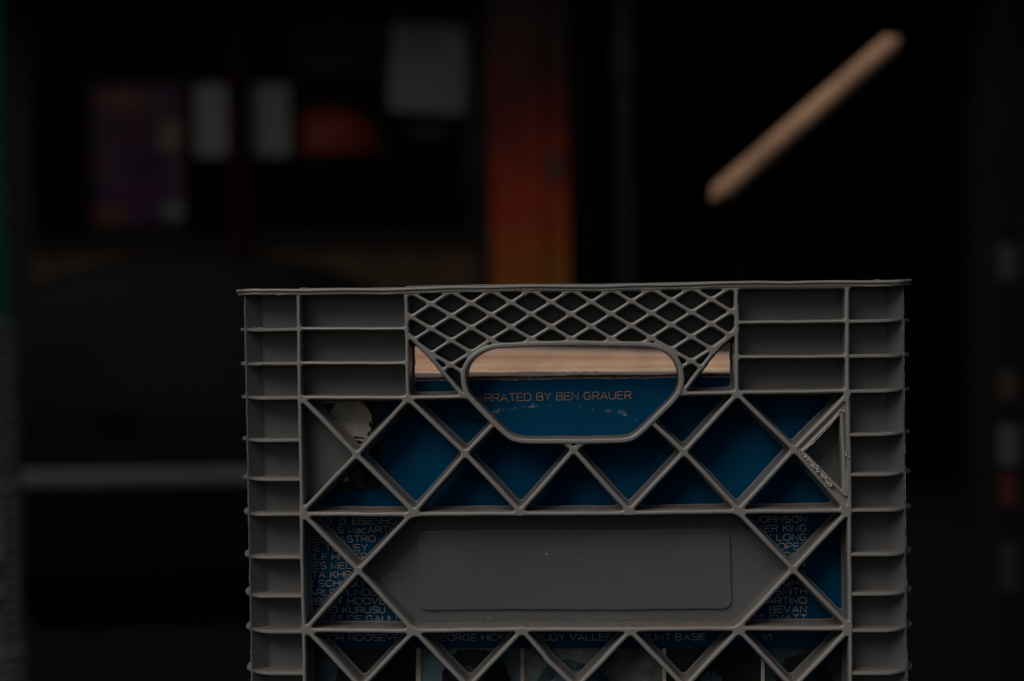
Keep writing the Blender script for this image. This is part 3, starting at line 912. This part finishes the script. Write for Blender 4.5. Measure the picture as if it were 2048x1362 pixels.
patch(st, [(625, 1300), (700, 1298), (680, 1330), (668, 1362), (640, 1400), (620, 1400)], 5, 2, 2.5, 5, 3)
patch(st, [(880, 1400), (884, 1350), (896, 1318), (918, 1300), (950, 1298), (985, 1302), (1008, 1322), (1022, 1360), (1024, 1400)], 0, 2, 2.0, 5, 4)
patch(st, [(920, 1420), (918, 1345), (932, 1330), (960, 1338), (972, 1350), (966, 1420)], 5, 3, 1.5, 4, 4)
patch(st, [(1062, 1420), (1074, 1360), (1098, 1326), (1140, 1318), (1185, 1330), (1215, 1352), (1236, 1390), (1240, 1420)], 5, 2, 2.0, 5, 5)
patch(st, [(1086, 1420), (1096, 1366), (1124, 1342), (1165, 1340), (1196, 1360), (1215, 1395), (1218, 1420)], 1, 3, 2.0, 5, 6)
for i, (x, y) in enumerate(((1402, 1350), (1412, 1343), (1424, 1342), (1434, 1350))):
    patch(st, [(x, y), (x + 9, y), (x + 10, y + 40), (x - 1, y + 40)], 1, 2, 0.8, 4, i)
patch(st, [(1548, 1420), (1552, 1350), (1572, 1316), (1606, 1306), (1646, 1318), (1664, 1350), (1668, 1420)], 0, 2, 2.2, 5, 8)
patch(st, [(1574, 1420), (1580, 1345), (1604, 1334), (1630, 1344), (1638, 1420)], 5, 3, 1.6, 4, 8)
st.build('photo_strip', [PAPER_BLACK, TEAL, SKIN2, INK2, SKINM, TEALD], album, S, smooth=False)

# ---- sleeves behind the album
def std_sleeve(name, w, h, t, mats, seed, paper, wear=0.25):
    e = empty(name)
    sleeve_mesh('jacket', w, h, t, mats, seed, e, wear=wear)
    inner_mesh(w, h, t, paper, e, seed)
    return e
brown = std_sleeve('record_sleeve', AW - 1, TOPZ_A + 0.55, 3.0, [simple('brown_card', (0.16, 0.075, 0.04), 0.8, 0.2, 0.5, 200), simple('brown_card_edge', (0.34, 0.17, 0.09), 0.85, 0.2, 0.7, 300)], 21, PAPER)
tag(brown, 'brown edged record sleeve directly behind the blue album', 'record sleeve'); brown.location = in_crate(23.2, BASEZ); brown.rotation_euler = (0, 0, CRATE_ROT)
plum = std_sleeve('record_sleeve', AW - 2, TOPZ_A + 0.95, 2.6, [simple('plum_card', (0.10, 0.055, 0.06), 0.8, 0.2, 0.5, 200), simple('plum_card_edge', (0.30, 0.16, 0.11), 0.85, 0.2, 0.7, 300)], 22, PAPER)
tag(plum, 'dark plum record sleeve with frayed edge, second behind the blue album', 'record sleeve'); plum.location = in_crate(27.0, BASEZ); plum.rotation_euler = (0, 0, CRATE_ROT)
# pale sleeve whose top edge stops at a tear near the middle
pale = empty('record_sleeve', in_crate(31.0, BASEZ), CRATE_ROT)
tag(pale, 'pale pinkish record sleeve whose taller top edge ends at a tear midway', 'record sleeve')
mb = MB(); xt = L(1145, 745, 31)[0]
def pale_top(x):
    if x < xt - 9: return 2.9 + 0.15 * math.sin(x * .21) + 0.08 * math.sin(x * .9)
    if x < xt + 12: return 2.6 + 0.35 * math.sin(x * 1.1)
    return max(1.2, 2.4 - (x - xt - 12) * 0.012) + 0.1 * math.sin(x * .5)
nx = 150; v = []; f = []
for i in range(nx + 1):
    x = -AW / 2 + AW * i / nx; h_ = TOPZ_A + pale_top(x); lo = TOPZ_A + pale_top(x) - 2.2
    for y_, z_ in ((0, 0), (0, lo), (0.5, lo + .7), (1.4, lo + 1.4), (2.6, h_ - .15), (3.3, h_), (4.2, h_ - .3), (4.4, 0)): v.append((x, y_, z_))
for i in range(nx):
    for j in range(7): f.append((i * 8 + j, i * 8 + 8 + j, i * 8 + 9 + j, i * 8 + 1 + j))
f += [tuple(range(8)), tuple(nx * 8 + j for j in range(8))[::-1]]
mb.add(v, f)
mb.build('jacket', simple('pale_card', (0.9, 0.74, 0.64), 0.8, 0.2, 0.12, 120), pale, S, ang=30)

kinds = [('tan', (0.72, 0.47, 0.30)), ('cream', (0.88, 0.66, 0.48)), ('rusty', (0.50, 0.28, 0.17)), ('grey', (0.62, 0.52, 0.44)), ('pinkish', (0.80, 0.54, 0.40))]
protos = []
for i, (nm, c) in enumerate(kinds):
    p = std_sleeve('record_sleeve', AW - 2 - i, TOPZ_A + 1.0, 3.6, [simple(nm + '_card', c, 0.8, 0.2, 0.2, 90), simple(nm + '_card_edge', tuple(min(1, q * 1.15) for q in c), 0.85, 0.2, 0.15, 60)], 40 + i, PAPER, wear=0.2)
    tag(p, nm + ' cardboard record sleeve in the blurred row packed deep in the crate', 'record sleeve', nm + ' record sleeves packed in the crate')
    protos.append(p)
def copy_tree(o, parent=None):
    c = o.copy(); COL.objects.link(c); c.parent = parent
    for ch in list(o.children): copy_tree(ch, c)
    return c
used = set(); d = 36.4; q = 0
rnd = random.Random(5)
while d < 2 * HW - 36:
    i = rnd.choice([1, 1, 4] if d < 75 else [0, 4, 0, 1, 0] if d < 190 else [2, 3, 0, 3, 2])
    p = protos[i] if i not in used else copy_tree(protos[i])
    used.add(i)
    rise = 5.2 * ((d - 35) / 280) ** 1.2
    p.location = in_crate(d, BASEZ + rise + rnd.uniform(-0.8, 0.8) - (0.8 if d < 60 else 0), rnd.uniform(-1, 1))
    p.rotation_euler = (R_(rnd.uniform(-0.15, 0.15)), R_(rnd.uniform(-0.12, 0.12) + 2.1 * max(0, (d - 120) / 180)), CRATE_ROT)
    d += rnd.uniform(4.0, 5.4)
dark = std_sleeve('record_sleeve', AW - 3, TOPZ_A + 1.0, 3.6, [simple('dark_card', (0.05, 0.035, 0.04), 0.8, 0.1, 0.3, 60), simple('dark_card_edge', (0.09, 0.06, 0.06), 0.85, 0.1, 0.3, 60)], 61, simple('dull_paper', (0.12, 0.08, 0.07), 0.85, 0.1, 0.2, 40))  # added sleeves standing in for the dark rear wall above the stack
tag(dark, 'near black sleeve added for the dark rear wall, leaning up to the right at the very back', 'record sleeve', 'near black sleeves added for the dark rear wall of the crate')
for k in range(3):
    p = dark if k == 0 else copy_tree(dark)
    p.location = in_crate(2 * HW - 33 + 4.4 * k, BASEZ + 8.6 + 0.5 * k, 0); p.rotation_euler = (0, R_(-2.6 - 0.2 * k), CRATE_ROT)
for i in range(5):
    if i not in used: protos[i].location = in_crate(2 * HW - 19, BASEZ); protos[i].rotation_euler = (0, 0, CRATE_ROT); break

# ================================================================ support and street
ASPH = simple('asphalt', (0.007, 0.007, 0.008), 0.95, 0.02, 0.3, 8, bump=0.3)
g = MB(); g.box((-60, -60, -0.3), (60, 120, -0.004)); o = g.build('ground', simple('pavement_slabs', (0.006, 0.006, 0.006), 0.95, 0.02, 0.2, 3)); tag(o, kind='structure')
g = MB(); g.box((-60, 5.2, -0.1), (60, 8.7, 0.0)); o = g.build('road', ASPH); tag(o, kind='structure')

BLACKW = simple('black_painted_wood', (0.004, 0.004, 0.004), 0.9, 0.02, 0.3, 6)
table = empty('display_stand', (CRATE_LOC.x, CRATE_LOC.y, 0), CRATE_ROT)
tag(table, 'plain dark wooden stand under the grey milk crate of records', 'stand')
tz = CRATE_LOC.z - 0.0012
mb = MB(); mb.box((-0.168, -0.168, tz - 0.03), (0.168, 0.168, tz), bev=0.003); mb.build('stand_top', simple('dark_wood', (0.05, 0.035, 0.025), 0.6, 0.3, 0.4, 12), table)
for x in (-0.14, 0.14):
    for y in (-0.14, 0.14):
        mb = MB(); mb.box((x - .02, y - .02, 0), (x + .02, y + .02, tz - 0.03), bev=0.003); mb.build('leg', BLACKW, table)

# ---- stack of crates at the left margin, 2.4 m away
parts0 = list(crate.children)
def far_crate(loc, rz, mat, label, group=None):
    e = empty('milk_crate', loc, rz); tag(e, label, 'milk crate', group)
    for ch in parts0:
        if ch.name.split('.')[0] not in ('lattice_wall', 'corner_post', 'rim', 'handle', 'base', 'label_plate'): continue
        c = ch.copy(); COL.objects.link(c); c.parent = e
        if 'label' in c: del c['label']
        for s_ in c.material_slots: s_.link = 'OBJECT'; s_.material = mat
    return e
PITCHZ = 0.273
zb = EYE.z - 0.012
def by_corner(px, py, rz, z):
    """centre of a crate whose right front corner stands 2.4 m away"""
    p = W(px, py, 2.4); c = math.cos(rz) * HW * S; n_ = math.sin(rz) * HW * S
    return (p.x - (c + n_), 2.4 - (n_ - c), z)
for i in range(2):
    p = W(15 - 3 * i, 300, 2.4 + 2 * HW * S)
    far_crate(by_corner(15 - 3 * i, 300, R_(18.5), zb + i * PITCHZ), R_(18.5), GREEN,
              ['green milk crate standing on the grey crates at the left margin', 'topmost green milk crate of the stack at the left margin'][i])
for i in range(5):
    p = W(36 + 3 * min(i, 2), 900, 2.4 + 2 * HW * S)
    far_crate(by_corner(34 + 4 * min(i, 2), 900, R_(17.5 + 0.8 * (i % 2)), zb - (i + 1) * PITCHZ), R_(17.5 + 0.8 * (i % 2)), DKGREY,
              ['dark grey milk crate just under the green crates at the left margin', 'dark grey milk crate, second under the green crates at the left margin', 'dark grey milk crate, third under the green crates at the left margin',
               'dark grey milk crate, fourth under the green crates at the left margin', 'dark grey milk crate, lowest of the stack at the left margin'][i])

# ---- wooden handrail on black iron posts
RY = 2.3
a = W(1424, 402, RY); b = W(1797, 76, RY + 0.05)
rail = empty('stair_handrail', (a.x, RY, 0)); tag(rail, 'sloping pale wooden handrail with rounded ends on dark posts', 'handrail')
WOOD = simple('oiled_beech', (0.46, 0.27, 0.16), 0.6, 0.25, 0.30, 9)
mb = MB()
dirv = (b - a); Ln = dirv.length; dn = dirv.normalized(); nv = Vector((0, 1, 0)).cross(dn).normalized()
rr = 0.0188
pts = []; rad = []
for i in range(25):
    t = i / 24; e = min(t, 1 - t) * Ln
    pts.append(a + dn * (Ln * t) - Vector((rail.location))); rad.append(rr * (min(1.0, math.sqrt(max(0.05, 1 - (1 - min(1, e / 0.006)) ** 2)))))
mb.tube(pts, rad, 16, axis=1, flat=1.3); mb.build('rail', WOOD, rail)
for t in (0.18, 0.85):
    p = a + dn * (Ln * t) - Vector(rail.location); mb = MB()
    mb.tube([(p.x, p.y + 0.02, p.z - 0.01), (p.x, p.y + 0.06, p.z - 0.03), (p.x, p.y + 0.06, 0)], 0.007, 8, axis=1); mb.build('post', BLACKW, rail)

# ---- lamp post with stickers, right margin
SY = 3.4
p = W(2018, 700, SY)
pole = empty('street_pole', (p.x, SY, 0)); tag(pole, 'slim dark street pole with faded stickers at the right margin', 'street pole')
mb = MB(); mb.tube([(0, 0, 0), (0, 0, 3.2)], 0.024, 16, axis=1); mb.build('pole', simple('dark_steel', (0.004, 0.005, 0.006), 0.8, 0.05, 0.4, 10), pole)
for (y0, y1, c) in ((490, 560, (0.018, 0.024, 0.03)), (740, 800, (0.02, 0.014, 0.01)), (850, 925, (0.04, 0.047, 0.055)), (945, 1010, (0.04, 0.006, 0.008)), (1080, 1180, (0.014, 0.014, 0.018))):
    z0 = W(2018, y1, SY).z; z1 = W(2018, y0, SY).z
    mb = MB(); n = 10
    v = []; f = []
    for k in range(n + 1):
        t = -math.pi * 0.95 + math.pi * 0.9 * k / n
        v += [(0.0255 * math.cos(t), 0.0255 * math.sin(t), z0), (0.0255 * math.cos(t), 0.0255 * math.sin(t), z1)]
    for k in range(n): f.append((2 * k, 2 * k + 2, 2 * k + 3, 2 * k + 1))
    mb.add(v, f); mb.build('sticker', simple('sticker', c, 0.6, 0.3, 0.35, 40), pole)

# ---- parked car, 6.2 m away, facing right
CY = 6.2; K = FPX / CY
cx0 = W(390, 620, CY).x
car = empty('parked_car', (cx0, CY, 0)); tag(car, 'dark parked car with grey side moulding seen behind the crate', 'car')
PAINT = simple('dark_car_paint', (0.0017, 0.0028, 0.0033), 0.55, 0.03, 0.15, 2)
GLASS = simple('car_glass', (0.006, 0.007, 0.008), 0.2, 0.08, 0.1, 2)
def car_loft(prof_list, mat, name, k=0, bev=0.05):
    """prof_list: closed side profile (x, z); extruded across the car with tumblehome above 0.95 m"""
    mb = MB(); n = len(prof_list); Wd = 1.76
    ys = [0.0, 0.04, 0.12, Wd / 2, Wd - 0.12, Wd - 0.04, Wd]; sc = [0.955, 0.985, 1.0, 1.0, 1.0, 0.985, 0.955]
    v = []
    for y, s_ in zip(ys, sc):
        for x, z in prof_list:
            tum = max(0.0, z - 0.95) * 0.32
            yy = y + tum * (1 - 2 * y / Wd) * 1.0
            v.append((x * s_, yy, 0.62 + (z - 0.62) * s_))
    f = []
    for i in range(len(ys) - 1):
        for j in range(n): f.append((i * n + j, i * n + (j + 1) % n, (i + 1) * n + (j + 1) % n, (i + 1) * n + j))
    f.append(tuple(range(n))[::-1]); f.append(tuple((len(ys) - 1) * n + j for j in range(n)))
    mb.add(v, f)
    o = mb.build(name, mat, car, ang=50)
    bm = bmesh.new(); bm.from_mesh(o.data); bmesh.ops.recalc_face_normals(bm, faces=bm.faces[:]); bm.to_mesh(o.data); bm.free()
    return o
body = [(-2.2, .34), (-2.25, .55), (-2.22, .85), (-2.1, .98), (-1.0, 1.02), (-0.98, 1.3), (-.78, 1.52), (-.5, 1.61), (0, 1.655), (.42, 1.60), (.62, 1.5), (1.12, 1.06), (1.9, .95), (2.2, .82), (2.28, .6), (2.25, .34), (1.85, .30), (1.76, .48), (1.6, .60), (1.4, .64), (1.2, .60), (1.04, .48), (.98, .26), (-.98, .26), (-1.04, .48), (-1.2, .60), (-1.4, .64), (-1.6, .60), (-1.76, .48), (-1.84, .30)]
car_loft(body, PAINT, 'body')
for w_ in ([(-.88, 1.06), (-.84, 1.28), (-.68, 1.45), (-.42, 1.53), (-.06, 1.565), (-.06, 1.06)], [(.02, 1.06), (.02, 1.565), (.36, 1.53), (.54, 1.45), (.96, 1.08)]):
    mb = MB()
    v = [(x, 0.05 + max(0, z - 0.95) * 0.32 - 0.012, z) for x, z in w_] + [(x, 0.05 + max(0, z - 0.95) * 0.32 + 0.02, z) for x, z in w_]
    n = len(w_); f = [tuple(range(n))] + [(i, (i + 1) % n, n + (i + 1) % n, n + i) for i in range(n)]
    mb.add(v, f); mb.build('side_window', GLASS, car, smooth=False)
mb = MB(); zc = W(260, 955, CY).z
mb.box((-2.1, -0.03, zc - 0.035), (0.95, 0.045, zc + 0.035), bev=0.01); mb.build('side_moulding', simple('grey_moulding', (0.07, 0.07, 0.068), 0.55, 0.4, 0.1, 4), car)
for x in (-1.4, 1.4):
    wh = empty('wheel'); wh.parent = car; wh.location = (x, 0.11, 0.32)
    mb = MB(); mb.tube([(0, -.10, 0), (0, -.08, 0), (0, .08, 0), (0, .10, 0)], [.29, .32, .32, .29], 28, axis=2); mb.build('tyre', simple('rubber', (.012, .012, .012), .9, .2, .2, 20), wh)
    mb = MB(); mb.tube([(0, -.115, 0), (0, -.09, 0)], [.17, .2], 20, axis=2); mb.build('rim', simple('dull_alloy', (.12, .12, .12), .4, .4, .1, 10), wh)
mb = MB(); mb.box((2.16, 0.1, .62), (2.27, 0.45, .76), bev=.02); mb.build('headlight', GLASS, car)
mb = MB(); mb.box((.80, -.16, 1.05), (.96, 0.0, 1.17), bev=.03); mb.build('wing_mirror', PAINT, car)
for x in (-.35, .35):
    mb = MB(); mb.box((x - .1, -.03, .93), (x + .06, .03, .955), bev=.008); mb.build('door_handle', PAINT, car)

# ---- shop front across the street
FY = 9.2; 
def X(px, y=FY): return W(px, 620, y).x
def Z(py, y=FY): return W(1024, py, y).z
shop = empty('shop_front', (0, FY, 0)); tag(shop, 'black painted shop front with windows dimmed by an added tint and dark doorway across the street', 'shop')
BLK = simple('black_facade_paint', (0.007, 0.007, 0.0065), 0.8, 0.12, 0.35, 2)
wx0, wx1 = X(60), X(955); wz0, wz1 = Z(480), 3.35
dx0, dx1 = X(1180), X(1960)
wl = MB()
wl.box((-14, 0, 0), (wx0, .3, 6)); wl.box((wx1, 0, 0), (dx0, .3, 6)); wl.box((dx1, 0, 0), (14, .3, 6))
wl.box((wx0, 0.002, wz1), (wx1, .3, 5.99)); wl.box((dx0, .002, 3.5), (dx1, .3, 5.99))
wl.build('wall', BLK, shop)
wl = MB(); wl.box((wx0, .01, 0), (wx1, .28, wz0)); wl.build('stall_riser', simple('brown_stained_panel', (0.035, 0.021, 0.012), 0.7, 0.1, 0.4, 3), shop)
# rooms behind
wl = MB()
wl.box((-13, 4.0, 0), (13, 4.1, 6)); wl.box((-13, .31, 3.6), (13, 4.0, 3.7)); wl.box((-13.1, .31, 0), (-13, 4.1, 6)); wl.box((13, .31, 0), (13.1, 4.1, 6)); wl.box((X(1060), .31, 0), (X(1080), 4, 3.59))
wl.build('interior', simple('dark_interior', (0.015, 0.015, 0.015), 0.9, 0.1, 0.3, 2), shop)
win = empty('window'); win.parent = shop
fr = MB()
for px_ in (60, 290 - 200, 955): pass
fr.box((wx0, -.03, wz1 - .05), (wx1, .05, wz1)); fr.box((wx0, -.03, wz0), (wx1, .05, wz0 + .05))
fr.box((wx0, -.028, wz0), (wx0 + .05, .048, wz1)); fr.box((wx1 - .05, -.028, wz0), (wx1, .048, wz1))
fr.build('frame', BLK, win)
mb = MB(); mb.box((X(471), -.05, wz0 - .9), (X(501), .05, wz1)); mb.build('mullion', simple('maroon_paint', (0.012, 0.002, 0.002), 0.9, 0.02, 0.2, 4), win)
gm, gn, gl, gb = new_mat('dimming_glass')
tr = gn.new('ShaderNodeBsdfTransparent'); tr.inputs[0].default_value = (0.62, 0.64, 0.64, 1)  # tint added to dim what hangs behind the pane
gs = gn.new('ShaderNodeBsdfGlossy'); gs.inputs[0].default_value = (0.6, 0.6, 0.6, 1); gs.inputs['Roughness'].default_value = 0.1
ms = gn.new('ShaderNodeMixShader'); ms.inputs[0].default_value = 0.004
gl.new(tr.outputs[0], ms.inputs[1]); gl.new(gs.outputs[0], ms.inputs[2]); gl.new(ms.outputs[0], gn['Material Output'].inputs['Surface'])
mb = MB(); mb.box((wx0, 0.0, wz0), (wx1, 0.008, wz1)); mb.build('pane', gm, win)
# unseen overhang added to shade the shop front
cn = MB(); cn.box((-14, -0.5, 3.7), (14, 0, 3.85)); cn.build('added_canopy', BLK, shop)

def sheet(name, px0, py0, px1, py1, mat, label, cat, y=FY + 0.03, extra=None):
    a_ = W(px0, py1, y); b_ = W(px1, py0, y)
    e = MB(); w_, h_ = b_.x - a_.x, b_.z - a_.z
    e.box((0, 0, 0), (w_, 0.004, h_))
    o = e.build(name, mat, None, loc=(a_.x, y, a_.z)); tag(o, label, cat)
    return o, w_, h_
def blotch(name, cols, scale=3.0, seed=0.0, dist=1.0):
    m, n_, l_, b_ = new_mat(name)
    tc = n_.new('ShaderNodeTexCoord'); mp = n_.new('ShaderNodeMapping'); mp.inputs['Location'].default_value = (seed, seed * 2, seed * 3)
    l_.new(tc.outputs['Object'], mp.inputs[0])
    nz = n_.new('ShaderNodeTexNoise'); nz.inputs['Scale'].default_value = scale; nz.inputs['Detail'].default_value = 2; nz.inputs['Distortion'].default_value = dist
    l_.new(mp.outputs[0], nz.inputs['Vector'])
    cr = n_.new('ShaderNodeValToRGB'); cr.color_ramp.interpolation = 'EASE'
    e = cr.color_ramp.elements
    while len(e) < len(cols): e.new(0.5)
    for i, c in enumerate(cols): e[i].position = 0.28 + 0.44 * i / (len(cols) - 1); e[i].color = c + (1,)
    l_.new(nz.outputs['Fac'], cr.inputs[0]); l_.new(cr.outputs[0], b_.inputs['Base Color'])
    b_.inputs['Roughness'].default_value = 0.6; b_.inputs['Specular IOR Level'].default_value = 0.1
    return m
o, w_, h_ = sheet('poster', 188, 165, 366, 455, blotch('poster_print', [(.06, .045, .08), (.16, .06, .2), (.24, .09, .11), (.14, .09, .16), (.38, .22, .2)], 5, 2), 'tall purple and pink poster in the left of the shop window', 'poster')
def on_poster(par, x0, z0, x1, z1, mat, name):
    e = MB(); n = 14
    cx_, cz_, rx, rz_ = (x0 + x1) / 2, (z0 + z1) / 2, (x1 - x0) / 2, (z1 - z0) / 2
    e.prism([(cx_ + rx * math.copysign(abs(math.cos(t)) ** .7, math.cos(t)), cz_ + rz_ * math.copysign(abs(math.sin(t)) ** .7, math.sin(t))) for t in [2 * math.pi * k / n for k in range(n)]], -0.004, 0.002)
    e.build(name, mat, par, smooth=False)
on_poster(o, .03, h_ * .82, w_ * .62, h_ * .95, simple('peach_ink', (.45, .17, .13), .6, .2, .3, 12), 'printed_shape')
on_poster(o, w_ * .72, h_ * .52, w_ * .98, h_ * .74, simple('sand_ink', (.5, .36, .26), .6, .2, .3, 12), 'printed_shape')
on_poster(o, w_ * .34, h_ * .08, w_ * .74, h_ * .36, simple('violet_ink', (.17, .05, .18), .6, .2, .3, 12), 'printed_shape')
on_poster(o, .01, h_ * .02, w_ * .34, h_ * .13, simple('orange_ink', (.34, .13, .07), .6, .2, .3, 12), 'printed_shape')
on_poster(o, w_ * .75, h_ * .05, w_ * .98, h_ * .18, simple('silver_ink', (.4, .4, .42), .6, .2, .3, 12), 'printed_shape')
WH = simple('notice_paper', (0.62, 0.62, 0.60), 0.8, 0.1, 0.06, 5)
sheet('notice', 392, 168, 453, 312, WH, 'plain pale notice left of the maroon window bar', 'notice')
sheet('notice', 505, 168, 577, 312, simple('notice_paper_grey', (0.56, 0.56, 0.55), 0.8, 0.1, 0.08, 5), 'plain pale notice right of the maroon window bar', 'notice')
o, w_, h_ = sheet('notice', 776, 40, 924, 220, blotch('printed_notice', [(.25, .25, .25), (.50, .50, .49), (.60, .60, .58), (.45, .46, .44)], 7, 5), 'large pale printed notice high in the window beside the red pillar', 'notice')
o.rotation_euler = (0, R_(4), 0)
sheet('notice', 590, 45, 762, 150, blotch('blue_notice', [(.02, .03, .035), (.015, .03, .06), (.05, .06, .065)], 4, 8), 'dim bluish printed sheet high in the window', 'notice')
sheet('notice', 822, 248, 892, 276, simple('tan_card', (.11, .075, .05), .7, .2, .2, 9), 'small tan card under the large pale notice', 'card')
# red half dome shade in the window
c = W(672, 318, FY + 0.45); rx = W(784, 318, FY + .45).x - c.x; rz_ = W(672, 206, FY + .45).z - c.z
dm = MB(); v = []; f = []; n = 28; m_ = 8
for i in range(m_ + 1):
    t = math.pi / 2 * i / m_
    for j in range(n):
        a_ = 2 * math.pi * j / n; v.append((rx * math.cos(t) * math.cos(a_), rx * math.cos(t) * math.sin(a_), rz_ * math.sin(t)))
for i in range(m_):
    for j in range(n): f.append((i * n + j, i * n + (j + 1) % n, (i + 1) * n + (j + 1) % n, (i + 1) * n + j))
dm.add(v, f)
sh = empty('hanging_lamp', c); tag(sh, 'unlit red dome lamp hanging inside the shop window', 'lamp')
dm.build('lamp_shade', simple('red_enamel', (0.5, 0.05, 0.026), 0.5, 0.3, 0.2, 4), sh)
mb = MB(); mb.tube([(0, 0, rz_), (0, 0, 3.6 - c.z)], 0.006, 6, axis=1); mb.build('cord', BLACKW, sh)
# pillar: orange low down, through red to near black at the top
PYY = FY - 0.22
x0, x1 = X(986, PYY), X(1140, PYY)
pm, pn, pl, pb = new_mat('pillar_gradient')
tc = pn.new('ShaderNodeTexCoord'); sp = pn.new('ShaderNodeSeparateXYZ'); pl.new(tc.outputs['Object'], sp.inputs[0])
nz = pn.new('ShaderNodeTexNoise'); nz.inputs['Scale'].default_value = 3; pl.new(tc.outputs['Object'], nz.inputs['Vector'])
hv = math_node(pn, pl, 'ADD', sp.outputs['Z'], math_node(pn, pl, 'MULTIPLY', math_node(pn, pl, 'SUBTRACT', nz.outputs['Fac'], .5), 0.8))
cr = pn.new('ShaderNodeValToRGB'); e = cr.color_ramp.elements
mr = pn.new('ShaderNodeMapRange'); mr.inputs[1].default_value = Z(640, PYY); mr.inputs[2].default_value = Z(0, PYY); pl.new(hv, mr.inputs[0])
for _ in range(3): e.new(.5)
for i, (p_, c_) in enumerate(((0.06, (.14, .06, .007)), (.20, (.17, .038, .004)), (.36, (.17, .016, .004)), (.65, (.045, .003, .002)), (.9, (.012, .003, .002)))): e[i].position = p_; e[i].color = c_ + (1,)
pl.new(mr.outputs[0], cr.inputs[0]); pl.new(cr.outputs[0], pb.inputs['Base Color']); pb.inputs['Roughness'].default_value = .7; pb.inputs['Specular IOR Level'].default_value = .15
pil = empty('gradient_pillar', ((x0 + x1) / 2, PYY, 0)); tag(pil, 'red pillar turning orange lower down between the window and dark doorway', 'pillar')
hwp = (x1 - x0) / 2
mb = MB(); mb.box((-hwp, 0, 0), (hwp * .35, .215, 3.6)); mb.build('shaft', pm, pil)
mb = MB(); mb.box((hwp * .37, .03, 0), (hwp, .215, 3.6)); mb.build('side_strip', pm, pil)
z_ = Z(330, PYY)
mb = MB(); mb.box((hwp * .5, .015, z_ - .1), (hwp * .8, .028, z_ + .08)); mb.build('sticker', simple('pale_sticker', (.03, .026, .018), .6, .2, .2, 20), pil)
# downpipe right of the pillar
p_ = W(1255, 300, FY - .1)
dp = empty('downpipe', (p_.x, FY - .1, 0)); tag(dp, 'dim purplish downpipe between red pillar and the doorway', 'pipe')
PU = simple('purplish_paint', (0.0032, 0.0026, 0.0036), .6, .2, .3, 3)
mb = MB(); mb.tube([(0, 0, 0), (0, 0, 3.6)], 0.085, 14, axis=1); mb.build('pipe', PU, dp)
mb = MB(); mb.tube([(0, 0, Z(170)), (0, 0, Z(80))], 0.11, 14, axis=1); mb.build('collar', PU, dp)
print('objects', len(bpy.data.objects), 'faces', sum(len(o.data.polygons) for o in bpy.data.objects if o.type == 'MESH'))
